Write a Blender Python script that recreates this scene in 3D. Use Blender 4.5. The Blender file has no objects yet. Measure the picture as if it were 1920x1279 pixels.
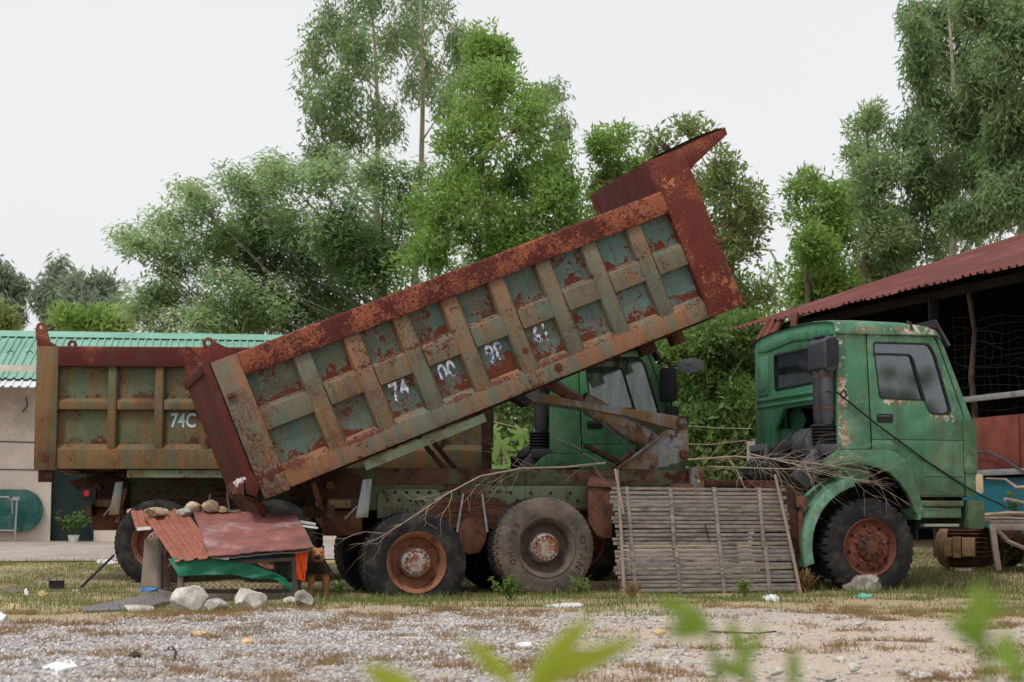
import bpy, bmesh, math, random
import numpy as np
from mathutils import Vector, Matrix, geometry
R = math.radians
random.seed(7)
rng = np.random.default_rng(11)
scene = bpy.context.scene
col = scene.collection

# ------------------------------------------------------------------ camera, sky, sun, exposure
CAM_H, FPX, PITCH = 0.84, 3400.0, math.atan(335 / 3400.0)
cam_data = bpy.data.cameras.new('camera')
cam_data.sensor_width = 36.0
cam_data.lens = 36.0 * FPX / 1920.0
cam_data.clip_start, cam_data.clip_end = 0.05, 3000
cam_data.dof.use_dof = True
cam_data.dof.focus_distance = 20.8
cam_data.dof.aperture_fstop = 3.6
cam = bpy.data.objects.new('camera', cam_data)
cam.location = (0, 0, CAM_H)
cam.rotation_euler = (R(90) + PITCH, 0, 0)
col.objects.link(cam)
scene.camera = cam

SUN_EL, SUN_AZ = R(58), R(215)          # high, a little from behind the camera's left shoulder (azimuth from +Y clockwise)
world = bpy.data.worlds.new('World')
scene.world = world
world.use_nodes = True
nt = world.node_tree
nt.nodes.clear()
w_out = nt.nodes.new('ShaderNodeOutputWorld')
w_add = nt.nodes.new('ShaderNodeAddShader')
w_sky = nt.nodes.new('ShaderNodeTexSky')
w_sky.sky_type = 'NISHITA'
w_sky.sun_disc = False
w_sky.sun_elevation = SUN_EL
w_sky.sun_rotation = SUN_AZ
w_sky.dust_density = 4.0
w_sky.air_density = 1.0
w_b1 = nt.nodes.new('ShaderNodeBackground')
w_b1.inputs[1].default_value = 0.05
w_b2 = nt.nodes.new('ShaderNodeBackground')          # the even cloud layer of an overcast day
w_b2.inputs[0].default_value = (0.84, 0.835, 0.825, 1)
w_b2.inputs[1].default_value = 0.66
w_hs = nt.nodes.new('ShaderNodeHueSaturation')           # cloud greys the blue out
w_hs.inputs['Saturation'].default_value = 0.25
nt.links.new(w_sky.outputs[0], w_hs.inputs['Color'])
nt.links.new(w_hs.outputs[0], w_b1.inputs[0])
w_tc = nt.nodes.new('ShaderNodeTexCoord')                # faint unevenness of the cloud
w_nz = nt.nodes.new('ShaderNodeTexNoise')
w_nz.inputs['Scale'].default_value = 2.2
w_nz.inputs['Detail'].default_value = 5
w_mx = nt.nodes.new('ShaderNodeMix')
w_mx.data_type = 'RGBA'
w_mx.inputs[6].default_value = (0.77, 0.775, 0.785, 1)
w_mx.inputs[7].default_value = (0.93, 0.925, 0.915, 1)
nt.links.new(w_tc.outputs['Generated'], w_nz.inputs['Vector'])
nt.links.new(w_nz.outputs[0], w_mx.inputs[0])
nt.links.new(w_mx.outputs[2], w_b2.inputs[0])
nt.links.new(w_b1.outputs[0], w_add.inputs[0])
nt.links.new(w_b2.outputs[0], w_add.inputs[1])
nt.links.new(w_add.outputs[0], w_out.inputs[0])

sun_data = bpy.data.lights.new('sun', 'SUN')
sun_data.energy = 1.5
sun_data.angle = R(10)
sun_data.color = (1.0, 0.96, 0.9)
sun = bpy.data.objects.new('sun', sun_data)
sd = Vector((math.sin(SUN_AZ) * math.cos(SUN_EL), math.cos(SUN_AZ) * math.cos(SUN_EL), math.sin(SUN_EL)))
sun.rotation_euler = (-sd).to_track_quat('-Z', 'Y').to_euler()
sun.location = (0, 0, 30)
col.objects.link(sun)

scene.view_settings.view_transform = 'Standard'
scene.view_settings.look = 'None'
scene.view_settings.exposure = 0.25
scene.view_settings.gamma = 1.0
scene.cycles.max_bounces = 8
scene.cycles.transparent_max_bounces = 12
scene.cycles.use_denoising = True

# ------------------------------------------------------------------ helpers
CP, SP = math.cos(PITCH), math.sin(PITCH)
def ray(px, py):
    a, b = (px - 960) / FPX, -(py - 639.5) / FPX
    return Vector((a, CP - SP * b, SP + CP * b))
def at(px, py, Y):                       # the place that shows at a pixel when it stands Y metres off
    d = ray(px, py)
    return Vector((0, 0, CAM_H)) + d * (Y / d.y)
def zt(x, y):                            # the lie of the land: level yard, rising gently behind the trucks
    t = max(0.0, y - 21.5)
    t = t * t / (t + 1.5) if t < 1e3 else t
    m = lambda q: min(1.0, max(0.0, q)) ** 2 * (3 - 2 * min(1.0, max(0.0, q)))
    return 0.03 * min(t, 34.0) + 0.10 * m((x - 4.4) / 1.3) * m((y - 21.9) / 1.6)      # a low bank by the shed
def gr(px, py):
    d = ray(px, py)
    t = 1.0
    lo, hi = 3.0, 200.0
    for _ in range(40):
        m = (lo + hi) / 2
        p = Vector((0, 0, CAM_H)) + d * (m / d.y)
        if p.z > zt(p.x, p.y): lo = m
        else: hi = m
    return p
def onpl(px, py, P0, dr):                # on the vertical plane through P0 along dr
    d = ray(px, py); n = Vector((-dr[1], dr[0], 0)); o = Vector((0, 0, CAM_H))
    return o + d * ((Vector(P0) - o).dot(n) / d.dot(n))

def tag(o, label=None, cat=None, group=None, kind=None):
    if label: o['label'] = label
    if cat: o['category'] = cat
    if group: o['group'] = group
    if kind: o['kind'] = kind
    return o
def empty(name, loc=(0, 0, 0), rz=0.0, parent=None):
    o = bpy.data.objects.new(name, None)
    o.empty_display_size = 0.2
    o.location = loc
    o.rotation_euler = (0, 0, rz)
    o.parent = parent
    col.objects.link(o)
    return o
def link_mesh(name, me, parent=None, loc=None, rot=None):
    o = bpy.data.objects.new(name, me)
    col.objects.link(o)
    if parent: o.parent = parent
    if loc is not None: o.location = loc
    if rot is not None: o.rotation_euler = rot
    return o

class MB:
    def __init__(s): s.v, s.f = [], []
    def add(s, vs, fs):
        n = len(s.v); s.v += [tuple(p) for p in vs]; s.f += [tuple(i + n for i in f) for f in fs]; return s
    def box(s, c, d, rot=None):
        hx, hy, hz = d[0] / 2, d[1] / 2, d[2] / 2
        vs = [Vector((x * hx, y * hy, z * hz)) for x in (-1, 1) for y in (-1, 1) for z in (-1, 1)]
        if rot is not None:
            m = rot if isinstance(rot, Matrix) else Matrix.Rotation(rot[2], 3, 'Z') @ Matrix.Rotation(rot[1], 3, 'Y') @ Matrix.Rotation(rot[0], 3, 'X')
            vs = [m @ p for p in vs]
        return s.add([p + Vector(c) for p in vs], [(0, 1, 3, 2), (4, 6, 7, 5), (0, 4, 5, 1), (2, 3, 7, 6), (0, 2, 6, 4), (1, 5, 7, 3)])
    def bx(s, x0, x1, y0, y1, z0, z1): return s.box(((x0 + x1) / 2, (y0 + y1) / 2, (z0 + z1) / 2), (abs(x1 - x0), abs(y1 - y0), abs(z1 - z0)))
    def bar(s, p, q, w, h, up=(0, 0, 1)):
        p, q = Vector(p), Vector(q); d = q - p; L = d.length; d.normalize()
        sd = d.cross(Vector(up))
        if sd.length < 1e-4: sd = d.cross(Vector((1, 0, 0)))
        sd.normalize(); u = sd.cross(d)
        m = Matrix((d, sd, u)).transposed()
        return s.box((p + q) / 2, (L, w, h), m)
    def tube(s, pts, r, n=8, cap=True):
        pts = [Vector(p) for p in pts]; k = len(pts)
        rs = r if hasattr(r, '__len__') else [r] * k
        base = len(s.v); ref = None
        for i, p in enumerate(pts):
            t = (pts[min(i + 1, k - 1)] - pts[max(i - 1, 0)]).normalized()
            if ref is None:
                ref = t.cross(Vector((0, 0, 1)))
                if ref.length < 1e-3: ref = t.cross(Vector((1, 0, 0)))
            a = (ref - t * ref.dot(t)).normalized(); ref = a; b = t.cross(a)
            for j in range(n):
                an = 2 * math.pi * j / n
                s.v.append(tuple(p + (a * math.cos(an) + b * math.sin(an)) * rs[i]))
        for i in range(k - 1):
            for j in range(n):
                s.f.append((base + i * n + j, base + i * n + (j + 1) % n, base + (i + 1) * n + (j + 1) % n, base + (i + 1) * n + j))
        if cap:
            s.f.append(tuple(base + j for j in range(n))[::-1]); s.f.append(tuple(base + (k - 1) * n + j for j in range(n)))
        return s
    def lathe(s, prof, n=32, axis='y', c=(0, 0, 0), mod=None, closed=False):      # prof: (radius, along axis)
        base = len(s.v); k = len(prof)
        for i, (r, a) in enumerate(prof):
            for j in range(n):
                an = 2 * math.pi * j / n; rr = r if mod is None else mod(i, j, r)
                x, z = rr * math.cos(an), rr * math.sin(an)
                p = {'y': (x, a, z), 'z': (x, z, a), 'x': (a, x, z)}[axis]
                s.v.append((p[0] + c[0], p[1] + c[1], p[2] + c[2]))
        for i in range(k if closed else k - 1):
            i2 = (i + 1) % k
            for j in range(n):
                s.f.append((base + i * n + j, base + i2 * n + j, base + i2 * n + (j + 1) % n, base + i * n + (j + 1) % n))
        return s
    def prism(s, poly, a0, a1, mp):                             # 2-D outline pushed from a0 to a1; mp(u, v, a) -> point
        n = len(poly)
        vs = [mp(u, v, a0) for u, v in poly] + [mp(u, v, a1) for u, v in poly]
        return s.add(vs, [tuple(range(n))[::-1], tuple(range(n, 2 * n))] + [(i, (i + 1) % n, n + (i + 1) % n, n + i) for i in range(n)])
    def plate(s, outer, holes, a0, a1, mp):                     # outline with openings, with thickness
        loops = [outer] + list(holes); flat = [p for l in loops for p in l]
        tris = geometry.tessellate_polygon([[Vector((u, v, 0)) for u, v in l] for l in loops])
        n = len(flat)
        fs = [t for t in tris] + [tuple(i + n for i in t[::-1]) for t in tris]
        k = 0
        for l in loops:
            m = len(l)
            for i in range(m): fs.append((k + i, k + (i + 1) % m, n + k + (i + 1) % m, n + k + i))
            k += m
        return s.add([mp(u, v, a0) for u, v in flat] + [mp(u, v, a1) for u, v in flat], fs)
    def build(s, name, mat, parent=None, bev=0.0, ang=35, loc=None, rot=None, flat=False, fix=True):
        me = bpy.data.meshes.new(name)
        me.from_pydata(s.v, [], s.f)
        if fix:
            bm = bmesh.new(); bm.from_mesh(me); bmesh.ops.recalc_face_normals(bm, faces=bm.faces)
            if bev > 0:
                es = [e for e in bm.edges if len(e.link_faces) == 2 and e.calc_face_angle(0) > R(30)]
                bmesh.ops.bevel(bm, geom=es, offset=bev, segments=2, affect='EDGES', profile=0.5, clamp_overlap=True)
            bm.to_mesh(me); bm.free()
        if mat: me.materials.append(mat)
        if not flat:
            me.polygons.foreach_set('use_smooth', [True] * len(me.polygons)); me.set_sharp_from_angle(angle=R(ang))
        return link_mesh(name, me, parent, loc, rot)
XZ = lambda u, v, a: (u, a, v)
YZ = lambda u, v, a: (a, u, v)
XY = lambda u, v, a: (u, v, a)

def raw_mesh(name, V, Fc, mat, parent=None, smooth=False):      # numpy arrays in, one mesh object out
    me = bpy.data.meshes.new(name)
    V = np.asarray(V, dtype=np.float32).reshape(-1, 3); Fc = np.asarray(Fc, dtype=np.int32)
    k = Fc.shape[1]
    me.vertices.add(len(V)); me.vertices.foreach_set('co', V.ravel())
    me.loops.add(Fc.size); me.loops.foreach_set('vertex_index', Fc.ravel())
    me.polygons.add(len(Fc)); me.polygons.foreach_set('loop_start', np.arange(0, Fc.size, k, dtype=np.int32))
    me.update(calc_edges=True)
    if smooth: me.polygons.foreach_set('use_smooth', [True] * len(Fc))
    me.materials.append(mat)
    return link_mesh(name, me, parent)

def copy_tree(o, parent=None):
    c = o.copy(); col.objects.link(c); c.parent = parent
    for ch in list(o.children): copy_tree(ch, c)
    return c

def text_mesh(name, body, size, mat, parent, mtx, extrude=0.0015, align='CENTER'):
    cu = bpy.data.curves.new(name, 'FONT'); cu.body = body; cu.size = size; cu.extrude = extrude; cu.align_x = align; cu.resolution_u = 4
    cu.offset = size * 0.02
    tmp = bpy.data.objects.new(name, cu); col.objects.link(tmp)
    me = bpy.data.meshes.new_from_object(tmp.evaluated_get(bpy.context.evaluated_depsgraph_get()))
    bpy.data.objects.remove(tmp); bpy.data.curves.remove(cu)
    me.materials.clear(); me.materials.append(mat); me.name = name
    o = link_mesh(name, me, parent); o.matrix_local = mtx
    return o

# ------------------------------------------------------------------ materials
def lin(r, g, b):
    f = lambda c: (c / 255 / 12.92) if c / 255 <= 0.04045 else ((c / 255 + 0.055) / 1.055) ** 2.4
    return (f(r), f(g), f(b), 1)
class NT:
    def __init__(s, name):
        s.m = bpy.data.materials.new(name); s.m.use_nodes = True; s.t = s.m.node_tree; s.t.nodes.clear()
        s.out = s.n('ShaderNodeOutputMaterial'); s.p = s.n('ShaderNodeBsdfPrincipled'); s.l(s.p.outputs[0], s.out.inputs[0])
    def n(s, t, **kw):
        x = s.t.nodes.new(t)
        for k, v in kw.items(): setattr(x, k, v)
        return x
    def l(s, a, b): s.t.links.new(a, b)
    def co(s, scale=(1, 1, 1), kind='Object', loc=(0, 0, 0)):
        t = s.n('ShaderNodeTexCoord'); m = s.n('ShaderNodeMapping'); s.l(t.outputs[kind], m.inputs[0])
        m.inputs['Scale'].default_value = scale; m.inputs['Location'].default_value = loc
        return m.outputs[0]
    def noise(s, vec, scale, detail=6, rough=0.6, w=None, dist=0.0):
        x = s.n('ShaderNodeTexNoise'); x.inputs['Scale'].default_value = scale; x.inputs['Detail'].default_value = detail
        x.inputs['Roughness'].default_value = rough; x.inputs['Distortion'].default_value = dist
        if w is not None:
            x.noise_dimensions = '4D'; s.l(w, x.inputs['W'])
        s.l(vec, x.inputs['Vector']); return x.outputs[0]
    def rnd(s, k=1.0):
        o = s.n('ShaderNodeObjectInfo'); return s.math('MULTIPLY', o.outputs['Random'], k)
    def isl(s):
        return s.n('ShaderNodeNewGeometry').outputs['Random Per Island']
    def math(s, op, a, b=None, c=None, clamp=False):
        x = s.n('ShaderNodeMath', operation=op, use_clamp=clamp)
        for i, q in enumerate((a, b, c)):
            if q is None: continue
            if isinstance(q, (int, float)): x.inputs[i].default_value = q
            else: s.l(q, x.inputs[i])
        return x.outputs[0]
    def ramp(s, fac, lo, hi):                                    # smooth 0..1 between lo and hi
        x = s.n('ShaderNodeMapRange', interpolation_type='SMOOTHSTEP'); s.l(fac, x.inputs[0])
        x.inputs[1].default_value = lo; x.inputs[2].default_value = hi; return x.outputs[0]
    def mix(s, fac, a, b, mode='MIX'):
        x = s.n('ShaderNodeMix', data_type='RGBA', blend_type=mode)
        if isinstance(fac, (int, float)): x.inputs[0].default_value = fac
        else: s.l(fac, x.inputs[0])
        for i, q in ((6, a), (7, b)):
            if isinstance(q, (tuple, list)): x.inputs[i].default_value = q
            else: s.l(q, x.inputs[i])
        return x.outputs[2]
    def color(s, c):
        if isinstance(c, (tuple, list)): s.p.inputs['Base Color'].default_value = c
        else: s.l(c, s.p.inputs['Base Color'])
    def rough(s, r):
        if isinstance(r, (int, float)): s.p.inputs['Roughness'].default_value = r
        else: s.l(r, s.p.inputs['Roughness'])
    def bump(s, h, dist=0.01, strength=0.6):
        b = s.n('ShaderNodeBump'); b.inputs['Strength'].default_value = strength; b.inputs['Distance'].default_value = dist
        s.l(h, b.inputs['Height']); s.l(b.outputs[0], s.p.inputs['Normal'])

def mat_plain(name, c, rough=0.7, var=0.25, scale=8, metal=0.0, bump=0.004, dirt=None, dirt_amt=0.5, spec=0.3):
    n = NT(name); v = n.co(); w = n.rnd(9)
    a = n.noise(v, scale, 6, 0.65, w)
    dark = tuple(x * (1 - var) for x in c[:3]) + (1,); light = tuple(min(1, x * (1 + var)) for x in c[:3]) + (1,)
    k = n.mix(n.ramp(a, 0.3, 0.7), dark, light)
    if dirt: k = n.mix(n.math('MULTIPLY', n.ramp(n.noise(v, scale * 0.4, 8, 0.7, w), 0.48, 0.66), dirt_amt), k, dirt)
    n.color(k); n.rough(rough); n.p.inputs['Metallic'].default_value = metal; n.p.inputs['Specular IOR Level'].default_value = spec
    if bump: n.bump(n.noise(v, scale * 4, 5, 0.6), bump)
    return n.m

def mat_rust(name, paint, primer, rust, paint_at=0.5, paint_soft=0.08, rust_at=0.58, rust_soft=0.02, speck=16, big=1.1, streak=0.5, edge=None, ledges=(), blue=None, dk=1.0):
    """old paint that has worn to ochre primer and scaled off to dark rust"""
    n = NT(name); v = n.co(); w = n.rnd(5)
    a = n.noise(v, big, 7, 0.62, w)
    st = n.noise(n.co((7, 7, 0.55)), 1.0, 5, 0.6, w)
    f = n.math('ADD', n.math('MULTIPLY', a, 1 - streak), n.math('MULTIPLY', st, streak))
    pv = n.mix(n.noise(v, 5, 4, 0.6, w), tuple(x * 0.7 for x in paint[:3]) + (1,), tuple(x * 1.2 for x in paint[:3]) + (1,))
    rv = n.mix(n.noise(v, 9, 5, 0.7, w), tuple(x * 0.7 for x in primer[:3]) + (1,), tuple(x * 1.25 for x in primer[:3]) + (1,))
    if blue:                                                     # newer blue coat left at the cab end
        sx_ = n.n('ShaderNodeSeparateXYZ'); n.l(v, sx_.inputs[0])
        pv = n.mix(n.math('MULTIPLY', n.ramp(sx_.outputs[0], 2.6, 4.6), n.ramp(n.noise(v, 3.0, 4, 0.6, w), 0.35, 0.6)), pv, blue)
    c = n.mix(n.ramp(f, paint_at - paint_soft, paint_at + paint_soft), rv, pv)
    sp = n.noise(v, speck, 9, 0.7, w); reg = n.noise(v, big * 1.7, 4, 0.6, w)
    m = n.math('ADD', n.math('MULTIPLY', sp, 0.55), n.math('MULTIPLY', reg, 0.45))
    if ledges:                                                   # water stands on the ledges: more rust just above them
        s3 = n.n('ShaderNodeSeparateXYZ'); n.l(v, s3.inputs[0])
        for a0, a1, k_ in ledges:
            m = n.math('ADD', m, n.math('MULTIPLY', n.math('MULTIPLY', n.ramp(s3.outputs[2], a0 - 0.01, a0), n.math('SUBTRACT', 1.0, n.ramp(s3.outputs[2], a0, a1))), k_))
    mk = n.ramp(m, rust_at - rust_soft, rust_at + rust_soft)
    rc = n.mix(n.noise(v, 26, 4, 0.6, w), tuple(x * 0.55 for x in rust[:3]) + (1,), tuple(x * 1.3 for x in rust[:3]) + (1,))
    if edge:                                                     # pale lifted lips round the scaled-off patches
        lip = n.math('MULTIPLY', n.ramp(m, rust_at - rust_soft * 3.0, rust_at - rust_soft), n.math('SUBTRACT', 1.0, mk))
        c = n.mix(n.math('MULTIPLY', lip, 0.6), c, edge)
    c = n.mix(mk, c, rc)
    fine = n.ramp(n.math('ADD', n.math('MULTIPLY', n.noise(v, 70, 6, 0.75, w), 0.6), n.math('MULTIPLY', n.noise(v, 2.6, 5, 0.6, w), 0.4)), 0.535, 0.56)
    c = n.mix(n.math('MULTIPLY', fine, 0.7), c, rc)
    run = n.ramp(n.noise(n.co((16, 16, 0.9)), 1.0, 6, 0.72, w), 0.52, 0.70)
    c = n.mix(n.math('MULTIPLY', run, 0.5), c, n.mix(n.noise(v, 2.0, 3), tuple(x * .45 for x in primer[:3]) + (1,), tuple(x * .5 for x in paint[:3]) + (1,)))
    grime = n.ramp(n.noise(n.co((9, 9, 0.8)), 1.0, 7, 0.72), 0.50, 0.75)
    c = n.mix(n.math('MULTIPLY', grime, 0.55), c, (0.045, 0.038, 0.03, 1))
    blot = n.noise(v, 2.7, 8, 0.7, w)
    c = n.mix(n.math('MULTIPLY', n.ramp(blot, 0.5, 0.72), 0.35), c, (0.07, 0.05, 0.04, 1))
    n.color(c); n.rough(0.82); n.p.inputs['Specular IOR Level'].default_value = 0.25
    h = n.math('SUBTRACT', n.math('MULTIPLY', n.noise(v, 40, 4, 0.6), 0.3), mk)
    n.bump(h, 0.006, 0.6)
    return n.m

TEAL = lin(103, 133, 124); OCHRE = lin(172, 116, 78); RUST = lin(104, 46, 32)
M = {}
M['rib'] = mat_rust('weathered_paint_rib', lin(96, 104, 90), lin(132, 96, 68), lin(84, 42, 32), 0.47, 0.12, 0.57, 0.02, 26, 1.0, 0.55, ledges=((1.0, 1.06, 0.05),))
M['rail'] = mat_rust('rusty_rail', lin(154, 90, 64), lin(134, 76, 57), lin(80, 33, 30), 0.5, 0.12, 0.495, 0.03, 38, 1.3, 0.15)
M['rail_low'] = mat_rust('rusty_bottom_rail', lin(98, 106, 92), lin(138, 94, 66), lin(90, 42, 32), 0.50, 0.09, 0.55, 0.025, 30, 0.8, 0.5, ledges=((0.28, 0.37, 0.08), (0.07, 0.14, 0.05)))
M['panel'] = mat_rust('flaked_teal_panel', lin(78, 100, 92), lin(104, 94, 70), lin(96, 44, 29), 0.44, 0.12, 0.545, 0.012, 17, 2.2, 0.5, edge=lin(120, 130, 118), ledges=((0.34, 0.56, 0.07), (1.01, 1.2, 0.07)), blue=lin(84, 114, 114))
M['panel_old'] = mat_rust('stained_green_panel', lin(84, 104, 84), lin(112, 92, 62), lin(82, 44, 32), 0.505, 0.09, 0.585, 0.02, 14, 1.6, 0.65, ledges=((0.30, 0.45, 0.08), (0.90, 1.03, 0.07)))
M['rib_old'] = mat_rust('stained_green_rib', lin(90, 94, 72), lin(124, 90, 58), lin(84, 42, 30), 0.49, 0.09, 0.61, 0.03, 12, 1.0, 0.65)
M['rail_dark'] = mat_rust('dark_red_rail', lin(80, 34, 30), lin(150, 78, 44), lin(76, 34, 30), 0.40, 0.06, 0.60, 0.05, 8, 1.6, 0.1)
M['post_red'] = mat_rust('dark_red_post', lin(98, 42, 36), lin(90, 38, 33), lin(164, 104, 68), 0.5, 0.1, 0.575, 0.012, 22, 1.9, 0.2)
M['tail_red'] = mat_rust('oxide_red_plate', lin(80, 34, 30), lin(96, 44, 38), lin(62, 27, 25), 0.5, 0.12, 0.6, 0.06, 6, 0.8, 0.4)
M['chassis'] = mat_rust('chassis_paint', lin(86, 94, 72), lin(98, 72, 56), lin(74, 38, 28), 0.47, 0.05, 0.55, 0.03, 9, 1.2, 0.3)
M['gusset'] = mat_rust('gusset_paint', lin(118, 132, 108), lin(108, 100, 76), lin(84, 48, 36), 0.45, 0.08, 0.57, 0.02, 14, 1.6, 0.3)
M['hoist'] = mat_rust('hoist_paint', lin(128, 138, 140), lin(124, 98, 68), lin(88, 48, 30), 0.5, 0.05, 0.56, 0.03, 9, 1.5, 0.3)
M['rusted'] = mat_rust('plain_rust', lin(100, 66, 50), lin(112, 72, 54), lin(66, 40, 32), 0.5, 0.15, 0.52, 0.08, 9, 1.8, 0.25)
M['rust_dark'] = mat_rust('dark_rust', lin(66, 46, 36), lin(80, 50, 36), lin(44, 28, 22), 0.5, 0.15, 0.52, 0.08, 9, 1.8, 0.25)
M['rim_orange'] = mat_rust('rim_rust', lin(138, 92, 70), lin(146, 98, 72), lin(98, 62, 48), 0.5, 0.15, 0.55, 0.05, 14, 2.5, 0.1)
M['rim_red'] = mat_rust('rim_red', lin(112, 64, 52), lin(122, 72, 58), lin(78, 44, 38), 0.5, 0.15, 0.57, 0.05, 14, 2.5, 0.1)
M['hub'] = mat_rust('hub_paint', lin(150, 146, 142), lin(160, 110, 78), lin(120, 72, 50), 0.46, 0.05, 0.52, 0.02, 26, 5, 0.0)

def mat_cab(name, c, dirt, chip_at=0.66):
    n = NT(name); v = n.co(); a = n.noise(v, 1.4, 6, 0.65)
    k = n.mix(n.ramp(a, 0.3, 0.72), tuple(x * 0.74 for x in c[:3]) + (1,), tuple(x * 1.22 for x in c[:3]) + (1,))
    st = n.noise(n.co((11, 11, 0.7)), 1.0, 6, 0.68)
    k = n.mix(n.math('MULTIPLY', n.ramp(st, 0.46, 0.70), 0.7), k, dirt)
    k = n.mix(n.math('MULTIPLY', n.ramp(n.noise(v, 0.9, 9, 0.72), 0.5, 0.66), 0.45), k, lin(132, 158, 132))
    k = n.mix(n.math('MULTIPLY', n.ramp(n.noise(v, 60, 4, 0.6), 0.60, 0.68), 0.5), k, lin(52, 66, 44))
    k = n.mix(n.math('MULTIPLY', n.ramp(n.noise(v, 3.2, 8, 0.75), 0.55, 0.75), 0.35), k, lin(120, 130, 96))
    m = n.math('ADD', n.math('MULTIPLY', n.noise(v, 19, 9, 0.72), 0.5), n.math('MULTIPLY', n.noise(v, 2.3, 3), 0.5))
    s3 = n.n('ShaderNodeSeparateXYZ'); n.l(v, s3.inputs[0]); X, Z = s3.outputs[0], s3.outputs[2]
    band = lambda q, a, b, e: n.math('MULTIPLY', n.ramp(q, a - e, a), n.math('SUBTRACT', 1.0, n.ramp(q, b, b + e)))
    seam = n.math('MULTIPLY', band(X, 3.60, 3.68, 0.05), band(Z, 1.75, 3.0, 0.1))             # the riveted back seam
    eave = n.math('MULTIPLY', band(Z, 3.02, 3.10, 0.03), band(X, 3.5, 5.0, 0.02))             # along the rain gutter
    cap = n.math('MULTIPLY', band(Z, 3.11, 3.2, 0.03), n.math('ADD', band(X, 3.55, 3.72, 0.1), band(X, 4.55, 4.95, 0.1)))
    sill = n.math('MULTIPLY', band(Z, 2.02, 2.09, 0.05), band(X, 4.78, 5.06, 0.06))           # rotted corner below the window
    sill2 = n.math('MULTIPLY', band(Z, 2.20, 2.26, 0.03), band(X, 4.2, 4.72, 0.1))
    loc = n.math('MAXIMUM', n.math('MAXIMUM', n.math('MAXIMUM', seam, eave), n.math('MAXIMUM', sill, sill2)), cap)
    m = n.math('ADD', m, n.math('MULTIPLY', loc, 0.085 if chip_at < 0.62 else 0.03))
    runs = n.math('MULTIPLY', band(Z, 1.55, 2.0, 0.15), n.math('MULTIPLY', band(X, 4.8, 5.08, 0.05), n.ramp(n.noise(n.co((26, 26, 1.2)), 1.0, 5, 0.65), 0.45, 0.65)))
    k = n.mix(n.math('MULTIPLY', runs, 0.75), k, lin(104, 78, 48))
    k = n.mix(n.math('MULTIPLY', n.math('SUBTRACT', 1.0, n.ramp(Z, 0.9, 1.75)), n.ramp(n.noise(v, 4, 8, 0.75), 0.38, 0.62)), k, n.mix(0.6, k, lin(74, 66, 46)))
    ch = n.ramp(m, chip_at - 0.01, chip_at + 0.01)
    k = n.mix(ch, k, n.mix(n.ramp(n.noise(v, 11, 4), 0.4, 0.6), lin(128, 92, 66), lin(176, 168, 152)))
    n.color(k); n.rough(n.math('ADD', 0.42, n.math('MULTIPLY', a, 0.35))); n.p.inputs['Specular IOR Level'].default_value = 0.4
    n.bump(n.math('SUBTRACT', n.math('MULTIPLY', n.noise(v, 0.9, 3), 2.0), ch), 0.012, 0.6)
    return n.m
M['green'] = mat_cab('cab_green', lin(64, 112, 84), lin(54, 68, 46), 0.598)
M['green2'] = mat_cab('cab_green_mossy', lin(70, 132, 92), lin(58, 74, 38), 0.66)
M['green_moss'] = mat_cab('cab_green_algae', lin(60, 88, 58), lin(46, 56, 34), 0.66)
M['green_rear'] = mat_cab('cab_green_back', lin(70, 140, 104), lin(60, 92, 60), 0.68)
M['fender'] = mat_cab('fender_green', lin(88, 148, 122), lin(150, 168, 160), 0.60)
M['plastic'] = mat_plain('grey_plastic', lin(62, 64, 72), 0.6, 0.2, 6, dirt=lin(96, 94, 88), dirt_amt=0.45)
M['black'] = mat_plain('black_rubber', lin(26, 26, 28), 0.6, 0.3, 9)
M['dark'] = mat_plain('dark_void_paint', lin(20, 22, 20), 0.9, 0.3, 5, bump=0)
M['steel'] = mat_plain('dull_steel', lin(150, 150, 152), 0.5, 0.2, 10, 0.5, dirt=lin(110, 86, 66), dirt_amt=0.5)
M['white_paint'] = mat_plain('chalky_white', lin(212, 212, 206), 0.75, 0.12, 9, dirt=lin(150, 136, 116), dirt_amt=0.5)
M['lamp_cream'] = mat_plain('clouded_lamp', lin(176, 158, 128), 0.4, 0.2, 9)
M['red_lamp'] = mat_plain('red_lens', lin(176, 40, 40), 0.3, 0.2, 9)
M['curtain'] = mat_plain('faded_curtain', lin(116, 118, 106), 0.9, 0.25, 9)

n = NT('tyre_black'); v = n.co(); w = n.rnd(4)
a = n.noise(v, 5, 7, 0.7, w); k = n.mix(n.ramp(a, 0.42, 0.72), lin(30, 30, 33), lin(72, 68, 62)); n.color(k); n.rough(0.85)
n.p.inputs['Specular IOR Level'].default_value = 0.2; n.bump(n.noise(v, 30, 4), 0.004, 0.5); M['tyre'] = n.m
n = NT('tyre_dusty'); v = n.co(); a = n.noise(v, 4, 7, 0.7)
k = n.mix(n.ramp(a, 0.3, 0.66), lin(54, 49, 47), lin(100, 86, 77)); n.color(k); n.rough(0.9); n.bump(n.noise(v, 30, 4), 0.004, 0.5); M['tyre_dusty'] = n.m
M['tyre_text'] = mat_plain('raised_tyre_lettering', lin(58, 50, 44), 0.9, 0.2, 9, dirt=lin(140, 104, 74), dirt_amt=0.5, bump=0)

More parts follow.
